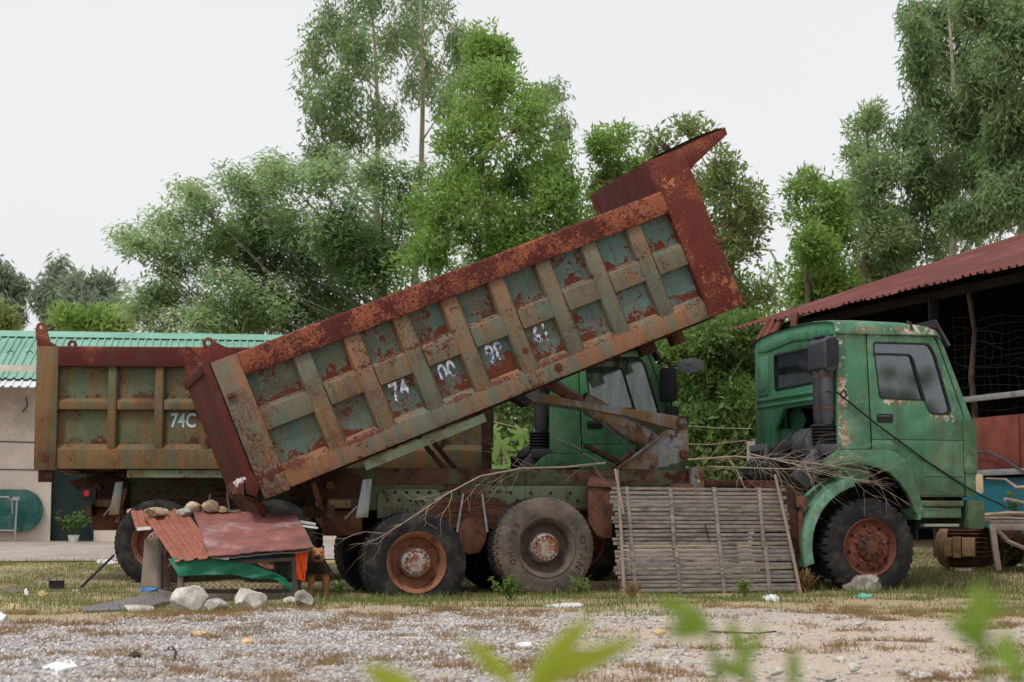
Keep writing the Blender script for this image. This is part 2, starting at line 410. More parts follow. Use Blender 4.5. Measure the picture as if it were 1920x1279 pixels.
def mat_glass(name, tint, dirt, dirt_amt):
    n = NT(name); n.t.nodes.remove(n.p)
    tr = n.n('ShaderNodeBsdfTransparent'); tr.inputs[0].default_value = tint
    gl = n.n('ShaderNodeBsdfGlossy'); gl.inputs['Roughness'].default_value = 0.04; gl.inputs[0].default_value = (0.9, 0.93, 1, 1)
    df = n.n('ShaderNodeBsdfDiffuse'); df.inputs[0].default_value = dirt
    fr = n.n('ShaderNodeFresnel'); fr.inputs[0].default_value = 1.9
    m1 = n.n('ShaderNodeMixShader'); m2 = n.n('ShaderNodeMixShader')
    n.l(n.math('ADD', n.math('MULTIPLY', fr.outputs[0], 0.8), 0.05, clamp=True), m1.inputs[0]); n.l(tr.outputs[0], m1.inputs[1]); n.l(gl.outputs[0], m1.inputs[2])
    st = n.noise(n.co((8, 8, 0.9)), 1.0, 6, 0.65)
    n.l(n.math('MULTIPLY', n.ramp(st, 0.25, 0.8), dirt_amt), m2.inputs[0]); n.l(m1.outputs[0], m2.inputs[1]); n.l(df.outputs[0], m2.inputs[2])
    n.l(m2.outputs[0], n.out.inputs[0]); return n.m
M['glass'] = mat_glass('dusty_glass', (0.62, 0.70, 0.72, 1), lin(120, 130, 134), 0.14)
M['glass2'] = mat_glass('mossy_glass', (0.6, 0.7, 0.62, 1), lin(116, 132, 110), 0.6)

n = NT('flaked_number_paint'); v = n.co(); w = n.rnd(9)                 # stencilled digits, half scaled away
n.color(n.mix(n.ramp(n.noise(n.co((3, 3, 3)), 4, 3, 0.5, w), 0.4, 0.6), lin(236, 240, 246), lin(150, 178, 224))); n.rough(0.6)
tr = n.n('ShaderNodeBsdfTransparent'); mx = n.n('ShaderNodeMixShader')
sep = n.n('ShaderNodeSeparateXYZ'); n.l(n.co(), sep.inputs[0])
low = n.math('MULTIPLY', n.math('SUBTRACT', 0.10, sep.outputs[1]), 0.9)
n.l(n.ramp(n.math('ADD', n.noise(v, 17, 8, 0.7, w), low), 0.505, 0.535), mx.inputs[0])
n.l(n.p.outputs[0], mx.inputs[1]); n.l(tr.outputs[0], mx.inputs[2]); n.l(mx.outputs[0], n.out.inputs[0]); M['digits'] = n.m
M['digits_old'] = mat_plain('faded_number_paint', lin(172, 194, 206), 0.7, 0.25, 14, dirt=lin(120, 140, 132), dirt_amt=0.6, bump=0)

def mat_leaf(name, c1, c2, c3=None, amt3=0.05, trans=0.55):
    n = NT(name); i = n.isl()
    k = n.mix(i, c1, c2)
    if c3: k = n.mix(n.ramp(i, 1 - amt3 - 0.002, 1 - amt3 + 0.002), k, c3)
    ov = n.noise(n.co(), 0.5, 2, 0.5); k = n.mix(n.ramp(ov, 0.35, 0.65), k, n.mix(0.5, k, c2))
    n.color(k); n.rough(0.55); n.p.inputs['Specular IOR Level'].default_value = 0.35
    t = n.n('ShaderNodeBsdfTranslucent'); n.l(k, t.inputs[0]); m = n.n('ShaderNodeMixShader'); m.inputs[0].default_value = trans
    n.l(n.p.outputs[0], m.inputs[1]); n.l(t.outputs[0], m.inputs[2]); n.l(m.outputs[0], n.out.inputs[0]); return n.m
M['leaf_euc'] = mat_leaf('eucalyptus_leaf', (0.13, 0.22, 0.10, 1), (0.33, 0.45, 0.20, 1), (0.30, 0.13, 0.05, 1), 0.012)
M['leaf_aca'] = mat_leaf('acacia_leaf', (0.15, 0.27, 0.06, 1), (0.34, 0.49, 0.13, 1))
M['leaf_broad'] = mat_leaf('broad_leaf', (0.19, 0.30, 0.13, 1), (0.42, 0.54, 0.26, 1))
M['leaf_yel'] = mat_leaf('light_leaf', (0.14, 0.20, 0.065, 1), (0.32, 0.39, 0.14, 1))
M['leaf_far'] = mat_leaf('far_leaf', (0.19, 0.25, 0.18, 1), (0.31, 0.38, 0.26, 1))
M['leaf_bush'] = mat_leaf('bush_leaf', (0.075, 0.15, 0.04, 1), (0.22, 0.34, 0.09, 1))
M['leaf_papaya'] = mat_leaf('papaya_leaf', (0.10, 0.21, 0.04, 1), (0.20, 0.33, 0.08, 1))
M['leaf_near'] = mat_leaf('foreground_leaf', (0.10, 0.20, 0.02, 1), (0.22, 0.33, 0.04, 1), trans=0.45)
M['grass'] = mat_leaf('grass_blade', (0.075, 0.14, 0.03, 1), (0.20, 0.27, 0.07, 1), (0.38, 0.29, 0.16, 1), 0.33)
M['dry'] = mat_leaf('dry_weed', (0.22, 0.115, 0.06, 1), (0.38, 0.24, 0.12, 1), (0.30, 0.28, 0.10, 1), 0.2)
M['bark'] = mat_plain('bark', lin(120, 108, 94), 0.9, 0.3, 6)
M['bark_pale'] = mat_plain('pale_bark', lin(156, 146, 132), 0.9, 0.25, 4)
M['twig'] = mat_plain('bleached_twig', lin(150, 134, 120), 0.9, 0.25, 9, bump=0)
M['twig_grey'] = mat_plain('grey_wood', lin(126, 114, 104), 0.9, 0.25, 9)

n = NT('stone'); v = n.co(); w = n.rnd(7)
a = n.noise(v, 6, 8, 0.7, w); n.color(n.mix(n.ramp(a, 0.35, 0.68), lin(146, 143, 136), lin(220, 217, 208)))
n.rough(0.95); n.bump(n.noise(v, 18, 8, 0.75), 0.02, 0.8); M['stone'] = n.m
n = NT('stone_tan'); v = n.co(); w = n.rnd(7)
a = n.noise(v, 6, 8, 0.7, w); n.color(n.mix(n.ramp(a, 0.35, 0.68), lin(120, 96, 72), lin(190, 176, 150)))
n.rough(0.95); n.bump(n.noise(v, 18, 8, 0.75), 0.02, 0.8); M['stone_tan'] = n.m
n = NT('gravel'); i = n.isl(); n.color(n.mix(i, lin(120, 118, 120), lin(208, 202, 198))); n.rough(0.95); M['gravel'] = n.m
n = NT('stone_mid'); v = n.co(); a = n.noise(v, 6, 8, 0.7); n.color(n.mix(n.ramp(a, 0.35, 0.68), lin(88, 84, 76), lin(166, 160, 150))); n.rough(0.95); n.bump(n.noise(v, 18, 8, 0.75), 0.02, 0.8); M['stone_mid'] = n.m

n = NT('yard_ground')                                                    # gravel, beaten earth and thin turf, by where they lie
v = n.co(kind='Object'); sp = n.n('ShaderNodeSeparateXYZ'); n.l(v, sp.inputs[0])
big = n.noise(v, 0.28, 5, 0.6); med = n.noise(v, 1.3, 6, 0.65); fin = n.noise(v, 34, 4, 0.7); peb = n.noise(v, 75, 3, 0.6)
gv = n.mix(n.ramp(peb, 0.32, 0.68), lin(128, 122, 120), lin(204, 196, 192))
gv = n.mix(n.math('MULTIPLY', n.ramp(fin, 0.45, 0.62), 0.35), gv, lin(176, 148, 128))
ea = n.mix(n.ramp(fin, 0.3, 0.7), lin(158, 143, 128), lin(196, 182, 168))
yw = n.math('ADD', sp.outputs[1], n.math('MULTIPLY', n.math('SUBTRACT', big, 0.5), 5.0))
xw = n.math('ADD', sp.outputs[0], n.math('MULTIPLY', n.math('SUBTRACT', med, 0.5), 2.5))
earth = n.math('MULTIPLY', n.ramp(xw, -1.4, 0.5), n.math('SUBTRACT', 1.0, n.ramp(yw, 15.4, 16.6)))
c = n.mix(earth, gv, ea)
tf = n.mix(n.ramp(med, 0.35, 0.65), lin(158, 136, 104), lin(146, 140, 92)); tf = n.mix(n.ramp(fin, 0.42, 0.7), tf, lin(176, 150, 124))
side = n.math('ADD', n.math('MULTIPLY', n.ramp(n.math('MULTIPLY', sp.outputs[0], -1.0), 1.9, 3.2), 1.7), n.math('MULTIPLY', n.ramp(sp.outputs[0], 2.5, 4.0), 1.9))
turf = n.ramp(n.math('ADD', n.math('ADD', n.math('ADD', sp.outputs[1], side), n.math('MULTIPLY', big, 2.0)), n.math('MULTIPLY', med, 2.4)), 18.0, 20.2)
c = n.mix(n.math('MULTIPLY', turf, 0.85), c, tf)
c = n.mix(n.math('MULTIPLY', n.ramp(n.noise(v, 2.2, 7, 0.7), 0.52, 0.68), 0.35), c, lin(120, 104, 88))
n.color(c); n.rough(0.97); n.p.inputs['Specular IOR Level'].default_value = 0.1
n.bump(n.math('ADD', n.math('MULTIPLY', peb, 0.6), med), 0.02, 0.7); M['ground'] = n.m
# ------------------------------------------------------------------ ground and yard
def grid_axis(a, b, step, far, grow=1.25):
    xs = list(np.arange(a, b + 1e-6, step)); s = step
    while xs[-1] < far[1]: s *= grow; xs.append(xs[-1] + s)
    s = step
    while xs[0] > far[0]: s *= grow; xs.insert(0, xs[0] - s)
    return np.array(xs)
def hump(x, y):                                                  # small unevenness of the yard
    return 0.016 * np.sin(x * 1.9 + 1.1 * np.sin(y * .8)) * np.sin(y * 1.3 + .7) + 0.010 * np.sin(x * 4.3 + y * 2.9) + 0.008 * np.sin(y * 5.1 - x * 1.7)
def ztn(x, y):
    t = np.maximum(0.0, y - 21.5); t = t * t / (t + 1.5); q1, q2 = np.clip((x - 4.4) / 1.3, 0, 1), np.clip((y - 21.9) / 1.6, 0, 1)
    return 0.03 * np.minimum(t, 34.0) + .10 * q1 * q1 * (3 - 2 * q1) * q2 * q2 * (3 - 2 * q2) + hump(x, y) * np.clip((24 - y) / 3, .15, 1)
gx, gy = grid_axis(-8, 9, .12, (-900, 900)), grid_axis(7, 26, .12, (-40, 1500))
GX, GY = np.meshgrid(gx, gy); nx, ny = len(gx), len(gy)
V = np.stack([GX, GY, ztn(GX, GY)], -1).reshape(-1, 3)
I = (np.arange(ny - 1)[:, None] * nx + np.arange(nx - 1)[None, :]).ravel()
tag(raw_mesh('ground', V, np.stack([I, I + 1, I + nx + 1, I + nx], -1), M['ground'], smooth=True), kind='structure')
def g3(x, y, up=0.0): return Vector((x, y, float(ztn(np.float64(x), np.float64(y))) + up))

def vnoise(x, y, s, seed):                                       # cheap value noise for where things grow
    r = np.random.default_rng(seed).random((64, 64)); u, v = x * s + 100, y * s + 100
    i, j = np.floor(u).astype(int), np.floor(v).astype(int); fu, fv = u - i, v - j
    fu, fv = fu * fu * (3 - 2 * fu), fv * fv * (3 - 2 * fv); q = lambda a, b: r[a % 64, b % 64]
    return (q(i, j) * (1 - fu) + q(i + 1, j) * fu) * (1 - fv) + (q(i, j + 1) * (1 - fu) + q(i + 1, j + 1) * fu) * fv

def pebbles(name, n, x0, x1, y0, y1, smin, smax, keep, label):
    x, y = rng.uniform(x0, x1, n), y0 + (y1 - y0) * rng.random(n) ** 1.0
    k = keep(x, y) > rng.random(n); x, y = x[k], y[k]; n = len(x)
    s = smin + (smax - smin) * rng.random(n) ** 3
    base = np.array([(1, 0, 0), (-1, 0, 0), (0, 1, 0), (0, -1, 0), (0, 0, 1), (0, 0, -1)], float)
    v = base[None] * (0.6 + .8 * rng.random((n, 6, 1))) + rng.normal(0, .18, (n, 6, 3))
    v[..., 2] *= .65; a = rng.uniform(0, 6.28, n); c, sn = np.cos(a)[:, None], np.sin(a)[:, None]
    vx = v[..., 0] * c - v[..., 1] * sn; vy = v[..., 0] * sn + v[..., 1] * c
    P = np.stack([vx * s[:, None] + x[:, None], vy * s[:, None] + y[:, None], v[..., 2] * s[:, None] + ztn(x, y)[:, None] + s[:, None] * .25], -1)
    f = np.array([(0, 2, 4), (2, 1, 4), (1, 3, 4), (3, 0, 4), (2, 0, 5), (1, 2, 5), (3, 1, 5), (0, 3, 5)])
    o = raw_mesh(name, P.reshape(-1, 3), (np.arange(n)[:, None, None] * 6 + f[None]).reshape(-1, 3), M['gravel'])
    tag(o, label, 'gravel', kind='stuff')
def turf_edge(x, y):                                             # where the gravel gives way to grass
    sm = lambda q: np.clip(q, 0, 1) ** 2 * (3 - 2 * np.clip(q, 0, 1))
    return 16.5 - 1.7 * sm((-x - 1.9) / 1.3) - 1.9 * sm((x - 2.5) / 1.5) + 2.6 * (vnoise(x, y, .9, 3) - .5) + 1.2 * (vnoise(x, y, 2.6, 4) - .5)
def gravel_keep(x, y):
    edge = turf_edge(x, y) + .5
    left = np.clip(1.1 - (x + .6) * .5, .12, 1)
    return np.clip((edge - y) * .9, 0, 1) * left * (.25 + .9 * vnoise(x, y, 1.1, 5))
pebbles('gravel', 210000, -5.2, 5.2, 9.0, 17.6, .004, .019, gravel_keep, 'loose pale grey gravel spread over the front of the yard')

def blades(name, n, x0, x1, y0, y1, h0, h1, w, keep, mat, label, cat, lean=.5, tuft=0):
    if tuft:
        tx, ty = rng.uniform(x0, x1, n), rng.uniform(y0, y1, n); k = keep(tx, ty) > rng.random(n); tx, ty = tx[k], ty[k]
        sz = rng.uniform(.6, 1.5, len(tx)); ct = rng.integers(tuft // 2, tuft * 2, len(tx)); idx = np.repeat(np.arange(len(tx)), ct)
        x, y = tx[idx] + rng.normal(0, .045, len(idx)) * sz[idx], ty[idx] + rng.normal(0, .045, len(idx)) * sz[idx]; hs = sz[idx]
    else:
        x, y = rng.uniform(x0, x1, n), rng.uniform(y0, y1, n); k = keep(x, y) > rng.random(n); x, y = x[k], y[k]; hs = np.ones(len(x))
    n = len(x); h = (h0 + (h1 - h0) * rng.random(n) ** 2) * hs; a = rng.uniform(0, 6.28, n); b = rng.uniform(0, 6.28, n); l = h * lean * rng.random(n)
    z = ztn(x, y) - .005; dx, dy = np.cos(a) * w / 2, np.sin(a) * w / 2; lx, ly = np.cos(b) * l, np.sin(b) * l
    P = np.stack([np.stack([x - dx, y - dy, z], -1), np.stack([x + dx, y + dy, z], -1), np.stack([x + lx * .35 + dx * .8, y + ly * .35 + dy * .8, z + h * .6], -1), np.stack([x + lx * .35 - dx * .8, y + ly * .35 - dy * .8, z + h * .6], -1), np.stack([x + lx, y + ly, z + h * .95], -1)], 1)
    q = (np.arange(n)[:, None] * 5 + np.array([0, 1, 2, 0, 2, 3, 3, 2, 4])[None]).reshape(-1, 3)
    tag(raw_mesh(name, P.reshape(-1, 3), q, mat), label, cat, kind='stuff')
def turf_keep(x, y):
    e = turf_edge(x, y)
    base = np.clip((y - e) * .7, 0, 1) * np.clip((32 - y) / 4, .25, 1) * (.06 + 1.15 * vnoise(x, y, 1.4, 8) ** 2.2)
    right = np.clip((x - 3.6) * .5, 0, 1) * np.clip((y - 12.5) * .3, 0, 1) * .55
    return np.clip(base + right * vnoise(x, y, .9, 9), 0, 1)
blades('grass', 640000, -8.5, 9.0, 12.0, 31, .012, .058, .0065, turf_keep, M['grass'], 'thin yellow-green grass growing round the trucks', 'grass')
def edge_keep(x, y):
    near = np.exp(-((y - (18.9 + .26 * x)) / .9) ** 2) + np.exp(-((y - 22.6) / 1.4) ** 2) * (x > 3.0) * 1.2 + np.exp(-((y - 28) / .8) ** 2) * (x < -6) * .8
    return np.clip(near, 0, 1) * (.15 + .9 * vnoise(x, y, 1.2, 21))
blades('tall_grass', 90000, -8.0, 9.0, 16.6, 29, .03, .14, .008, edge_keep, M['grass'], 'longer green grass along the tyres and under the shed edge', 'grass', .7)
def weed_keep(x, y):
    z = np.clip((18.2 - y) * .8, 0, 1) * np.clip((vnoise(x, y, 1.6, 31) * .6 + vnoise(x, y, 5.0, 33) * .4 - .50) * 9, 0, 1) * np.where(x > .3, np.where((y > 12.6) & (x < 3.0), .15, .9), .75)
    return z
blades('dry_weed', 5000, -5.0, 5.4, 9.2, 18.4, 0.012, .055, .006, weed_keep, M['dry'], 'small tufts of reddish dried weed scattered over the gravel', 'weed', 1.6, tuft=40)

# ------------------------------------------------------------------ trees and shrubs
LEAF = {}
def leaf_quads(P, D, N, ln, wd):                                 # rhombic leaves: base P, direction D, side N
    n = len(P); D = D / np.linalg.norm(D, axis=1, keepdims=True); S = np.cross(D, N); S /= (np.linalg.norm(S, axis=1, keepdims=True) + 1e-9); U = np.cross(S, D)
    ln = ln[:, None]; wd = wd[:, None]
    v = np.stack([P, P + D * ln * .45 + S * wd * .5 + U * ln * .04, P + D * ln - U * ln * .08, P + D * ln * .45 - S * wd * .5 + U * ln * .04], 1)
    return v.reshape(-1, 3), np.arange(n * 4).reshape(n, 4)
def rand_dirs(n):
    d = rng.normal(0, 1, (n, 3)); return d / np.linalg.norm(d, axis=1, keepdims=True)
def crown_points(c, r, n, shell=.55):
    d = rand_dirs(n); q = (shell + (1 - shell) * rng.random(n)) ** .6
    q = np.where(rng.random(n) < .25, rng.random(n) ** .5, q)
    return np.asarray(c)[None] + d * q[:, None] * np.asarray(r)[None]
def tree(name, label, base, blobs, style, leaf_mat, bark, clumps=26, leaves=26, ln=.2, wd=.055, cl_r=.34, trunk_r=.14, group=None, top=None, bend=.4, flatten=1.0, dens=.66, spread=1.0, limb=.045):
    """blobs: (centre, radii, weight). Boughs run from the trunk into each blob, twigs on to leaf clumps."""
    base = Vector(base); root = empty(name, base)
    tag(root, label, 'tree', group)
    top = Vector(top) if top else max((Vector(b[0]) for b in blobs), key=lambda q: q.z)
    pts, rs = [], []
    for i in range(9):
        t = i / 8; p = base.lerp(top, t) + Vector((math.sin(t * 5 + base.x) * bend * t * (1 - t) * 2, math.cos(t * 4 + base.y) * bend * t * (1 - t) * 2, 0)); pts.append(p); rs.append(trunk_r * (1 - t) ** .8 + .012)
    pts[0] = base - Vector((0, 0, .2))
    tr = MB().tube([p - base for p in pts], rs, 9)
    def on_trunk(z):
        for i in range(8):
            if pts[i + 1].z >= z or i == 7: 
                t = (z - pts[i].z) / max(1e-3, pts[i + 1].z - pts[i].z); return pts[i].lerp(pts[i + 1], min(1, max(0, t)))
    PP, DD, NN, LL, WW = [], [], [], [], []
    nb = []                                                      # each lobe falls into smaller tufts with air between them
    for bc, br, wt in blobs:
        kk = 6 if max(br) > .7 else 3
        nb.append((bc, tuple(np.asarray(br) * .5), wt * .12, None))
        for q in range(kk):
            d = rand_dirs(1)[0] * random.uniform(.5, 1.0) * spread; nb.append((tuple(np.asarray(bc) + d * np.asarray(br)), tuple(np.asarray(br) * random.uniform(.3, .62)), wt / kk * random.uniform(.5, 1.4), bc))
    for bc, br, wt, par in nb:
        bc = Vector(bc); hd = math.hypot(bc.x - on_trunk(bc.z).x, bc.y - on_trunk(bc.z).y)
        s = Vector(par) if par else on_trunk(max(base.z + (top.z - base.z) * .3, bc.z - .4 - hd * (.75 + .2 * math.sin(bc.x * 7)))); mid = s.lerp(bc, .5) + Vector((0, 0, -.12 * (bc - s).length if style != 'up' else 0))
        r0 = .016 if par else min(limb, .014 + .008 * (bc - s).length)
        tr.tube([q - base for q in (s, s.lerp(mid, .5), mid, mid.lerp(bc, .6), bc)], [r0, r0 * .85, r0 * .65, r0 * .5, .012], 6, False)
        nc = max(3, int(clumps * wt * dens)); cp = crown_points(bc, np.asarray(br) * .92, nc)
        for q in cp:
            q = Vector(q); st = bc.lerp(q, random.uniform(0, .25)) + Vector((0, 0, -.1)); tr.tube([st - base, st.lerp(q, .5) + Vector((0, 0, random.uniform(-.05, .15))) - base, q - base], [.014, .009, .004], 4, False)
        m = max(4, leaves); n = nc * m; out = (cp - np.asarray(bc)[None]); out /= (np.linalg.norm(out, axis=1, keepdims=True) + 1e-6)
        cen = np.repeat(cp, m, 0); o = np.repeat(out, m, 0); jit = rand_dirs(n) * (rng.random((n, 1)) ** .45) * cl_r
        jit[:, 2] *= (1.25 if style == 'droop' else flatten)
        P = cen + jit
        if style == 'droop':
            P[:, 2] -= cl_r * .3; D = rand_dirs(n) * .75 + np.array([0, 0, -.75]); N = rand_dirs(n)
        elif style == 'flat':
            D = rand_dirs(n) + o * .4; D[:, 2] = D[:, 2] * .35 - .25; N = np.tile([0, 0, 1.0], (n, 1)) + rand_dirs(n) * .35
        else:
            D = rand_dirs(n) * .8 + o * .5 + np.array([0, 0, .25]); N = rand_dirs(n)
        PP.append(P - np.asarray(base)[None]); DD.append(D); NN.append(N); LL.append(ln * (.6 + .8 * rng.random(n))); WW.append(wd * (.7 + .6 * rng.random(n)))
    tr.build('trunk', bark, root, fix=False)
    v, f = leaf_quads(np.concatenate(PP), np.concatenate(DD), np.concatenate(NN), np.concatenate(LL), np.concatenate(WW))
    raw_mesh('crown', v, f, leaf_mat, root)
    return root
def bl(Y, spec, dy=.8):                                          # crown lobes read off as (px, py, half-width px, half-height px)
    out = []
    for s in spec:
        px, py, w, h = s[:4]; wt = s[4] if len(s) > 4 else 1.0; y = Y + random.uniform(-dy, dy); k = y / FPX
        out.append((tuple(at(px, py, y)), (w * k, max(.5, (w + h) / 2 * k * .9), h * k), wt))
    return out
def base_at(px, Y): p = at(px, 950, Y); return (p.x, Y, zt(p.x, Y) - .05)

# two tall eucalyptus standing in the middle, thin crowns with hanging leaves
tree('eucalyptus_tree', 'tall thin eucalyptus with hanging dark leaves, left of centre against the sky', base_at(735, 47), bl(47, [(640, 70, 60, 90, 1.5), (600, 190, 45, 80, 1.2), (690, -30, 70, 70, 1.2), (690, 130, 55, 80, 1.2), (650, 230, 55, 60, 1), (730, 215, 40, 60, .6), (610, 275, 45, 35, .5), (590, 110, 30, 50, .5)], 1.6), 'droop', M['leaf_euc'], M['bark_pale'], 60, 32, .19, .05, .34, .13, 'eucalyptus trees against the sky', at(690, -60, 47))
tree('eucalyptus_tree', 'tall eucalyptus with bare pale stem showing, just right of the first one', base_at(780, 49), bl(49, [(780, 30, 70, 70, 1.4), (850, 60, 50, 60, 1.0), (800, 130, 60, 60, 1.0), (740, 60, 50, 60, .8), (840, 160, 50, 60, .8), (885, 110, 30, 45, .5), (1010, 200, 40, 45, .6), (1040, 250, 25, 40, .4)], 1.6), 'droop', M['leaf_euc'], M['bark_pale'], 55, 32, .19, .05, .34, .14, 'eucalyptus trees against the sky', at(785, -80, 49))
# bright green acacia, conical
tree('acacia_tree', 'bright green conical acacia rising behind the raised load body', base_at(930, 42), bl(42, [(900, 110, 45, 45, .8), (890, 180, 70, 60, 1.2), (950, 160, 45, 45, .7), (960, 240, 80, 60, 1.4), (870, 270, 70, 60, 1.2), (1010, 320, 70, 60, 1.2), (920, 350, 90, 60, 1.5), (1060, 380, 45, 50, .7), (840, 380, 70, 60, 1.0), (980, 420, 90, 60, 1.5), (880, 450, 90, 60, 1.3), (1075, 440, 30, 40, .4), (800, 460, 60, 50, .8), (990, 500, 90, 60, 1.0), (1050, 320, 40, 50, .6), (950, 560, 90, 60, .8)], 1.5), 'up', M['leaf_aca'], M['bark'], 62, 44, .16, .055, .36, .17)
tree('acacia_tree', 'small round bright green treetop peeping over the upper edge of the load body', base_at(1150, 44), bl(44, [(1150, 285, 45, 36, .9), (1130, 330, 45, 36, .8), (1185, 320, 40, 35, .7), (1155, 380, 60, 50, .8), (1160, 450, 60, 50, .6)], 1), 'up', M['leaf_aca'], M['bark'], 60, 44, .16, .055, .34, .12)
# broad layered tree on the left
tree('broadleaf_tree', 'wide tree with layered boughs spreading left above the green tin roof', base_at(740, 44), bl(44, [(240, 443, 16, 8, .15), (268, 455, 20, 10, .2), (350, 355, 14, 9, .15), (432, 333, 12, 9, .12), (512, 312, 14, 10, .15), (335, 412, 16, 9, .15), (300, 568, 22, 12, .25), (255, 447, 26, 12, .2), (300, 480, 45, 20, .5), (365, 370, 30, 18, .3), (400, 400, 45, 24, .5), (330, 425, 40, 18, .4), (445, 345, 30, 18, .3), (480, 380, 50, 30, .7), (520, 320, 30, 20, .35), (555, 350, 50, 35, .7), (420, 460, 60, 35, .9), (350, 510, 55, 30, .7), (500, 440, 70, 45, 1.2), (600, 400, 70, 50, 1.3), (560, 490, 80, 45, 1.4), (440, 540, 80, 40, 1.2), (330, 570, 70, 35, 1.0), (300, 540, 35, 22, .4), (650, 330, 50, 40, .8), (690, 420, 70, 50, 1.2), (650, 500, 80, 50, 1.4), (720, 500, 70, 50, 1.2), (540, 560, 90, 45, 1.3), (420, 590, 80, 35, 1.3), (480, 600, 80, 30, 1.2), (370, 605, 60, 22, .9), (560, 600, 80, 35, 1.2), (640, 580, 80, 45, 1.0), (270, 600, 45, 25, .6), (760, 420, 50, 50, .7), (770, 350, 45, 40, .6), (720, 330, 40, 35, .6), (560, 425, 70, 45, 1.0), (630, 455, 70, 45, 1.0), (470, 490, 60, 40, .9), (390, 440, 45, 30, .6), (520, 385, 45, 35, .7), (600, 345, 45, 35, .6), (450, 420, 45, 35, .6), (340, 460, 40, 25, .5), (690, 470, 60, 45, .8), (580, 530, 80, 40, 1.0), (500, 545, 70, 35, .9)], 1.8), 'flat', M['leaf_broad'], M['bark'], 74, 26, .17, .06, .52, .2, None, at(690, 330, 44), 1.0, .75, .72, 1.2, .028)
# sparse yellowish tree and dense greenery right of the raised body
tree('light_tree', 'airy yellow-green tree just right of the raised end of the load body', base_at(1330, 40), bl(40, [(1290, 250, 45, 22, .35), (1250, 275, 30, 20, .2), (1370, 310, 50, 45, .8), (1390, 370, 55, 50, 1.0), (1330, 340, 45, 50, .6), (1405, 430, 35, 45, .7), (1380, 470, 50, 50, 1.0), (1340, 420, 50, 50, .7), (1360, 550, 70, 50, 1.1), (1300, 590, 70, 50, .9), (1420, 560, 40, 40, .5)], 1.2), 'up', M['leaf_yel'], M['bark'], 46, 34, .16, .055, .33, .13, None, at(1370, 300, 40))
tree('bushy_tree', 'dense dark green bushy tree filling the gap between the two green cabs', base_at(1310, 36.5), bl(36.5, [(1370, 640, 60, 45, 1.1), (1300, 650, 60, 50, 1.2), (1400, 690, 50, 50, 1.0), (1340, 720, 70, 50, 1.3), (1270, 700, 50, 50, 1.0), (1390, 770, 55, 40, 1.0), (1300, 780, 55, 45, 1.0), (1420, 630, 40, 30, .7), (1260, 620, 40, 40, .7), (1350, 800, 60, 40, .8), (1250, 780, 40, 45, .7), (1410, 820, 45, 35, .7)], 1.2), 'up', M['leaf_bush'], M['bark'], 48, 60, .15, .055, .36, .11, None, at(1320, 620, 36.5))
# right-hand trees
tree('acacia_tree', 'pointed green acacia left of the tall trees above the red shed roof', base_at(1640, 44), bl(44, [(1625, 230, 28, 30, .5), (1620, 290, 45, 45, 1.0), (1650, 350, 60, 55, 1.2), (1590, 370, 50, 50, 1.0), (1690, 420, 55, 50, 1.0), (1630, 440, 65, 55, 1.2), (1700, 490, 60, 50, .9), (1640, 520, 70, 50, 1.0), (1740, 450, 40, 50, .5)], 1.2), 'up', M['leaf_broad'], M['bark'], 60, 44, .16, .05, .35, .14, None, at(1622, 205, 44))
tree('acacia_tree', 'rounded green acacia at the left end of the red shed roof', base_at(1535, 42), bl(42, [(1520, 355, 32, 28, .6), (1540, 400, 50, 45, 1.1), (1515, 460, 40, 50, 1.0), (1565, 460, 50, 50, 1.1), (1530, 520, 55, 45, 1.1), (1590, 530, 50, 40, .8), (1505, 570, 40, 35, .7), (1560, 580, 50, 35, .7)], 1.0), 'up', M['leaf_aca'], M['bark'], 60, 44, .16, .05, .34, .13, None, at(1522, 335, 42))
tree('eucalyptus_tree', 'tall eucalyptus on the far right, heavy hanging foliage cut by the picture edge', base_at(1905, 41), bl(41, [(1860, 30, 70, 60, 1.4), (1900, 100, 60, 70, 1.4), (1860, 150, 50, 60, 1.1), (1930, 200, 60, 70, 1.2), (1880, 240, 60, 60, 1.2), (1910, 330, 60, 55, 1.0), (1850, 310, 50, 50, .9), (1940, 40, 60, 70, 1.1), (1870, 390, 45, 35, .5), (1880, -40, 60, 50, 1)], 1.4), 'droop', M['leaf_euc'], M['bark_pale'], 62, 42, .19, .05, .38, .15, 'eucalyptus trees against the sky', at(1900, -70, 41), dens=.9)
tree('eucalyptus_tree', 'eucalyptus with full crown leaning left, left of the far right one', base_at(1790, 43), bl(43, [(1770, 20, 60, 50, 1.2), (1730, 60, 35, 50, .8), (1780, 110, 60, 55, 1.2), (1740, 150, 35, 45, .7), (1730, 240, 50, 50, 1.0), (1790, 220, 60, 55, 1.2), (1720, 310, 40, 45, .7), (1780, 310, 60, 50, 1.0), (1810, -30, 60, 50, 1.0), (1750, 370, 50, 35, .6), (1810, 380, 45, 40, .6), (1840, 230, 40, 50, .7)], 1.4), 'droop', M['leaf_euc'], M['bark_pale'], 62, 42, .19, .05, .38, .14, 'eucalyptus trees against the sky', at(1775, -40, 43), dens=.9)
tree('eucalyptus_tree', 'thin leaning eucalyptus sapling behind the red shed roof', base_at(1730, 46), bl(46, [(1700, 450, 45, 35, .6), (1770, 440, 40, 35, .6), (1830, 430, 40, 30, .5), (1740, 500, 45, 35, .6)], 1), 'droop', M['leaf_euc'], M['bark_pale'], 36, 28, .18, .05, .34, .08, 'eucalyptus trees against the sky', at(1700, 420, 46))
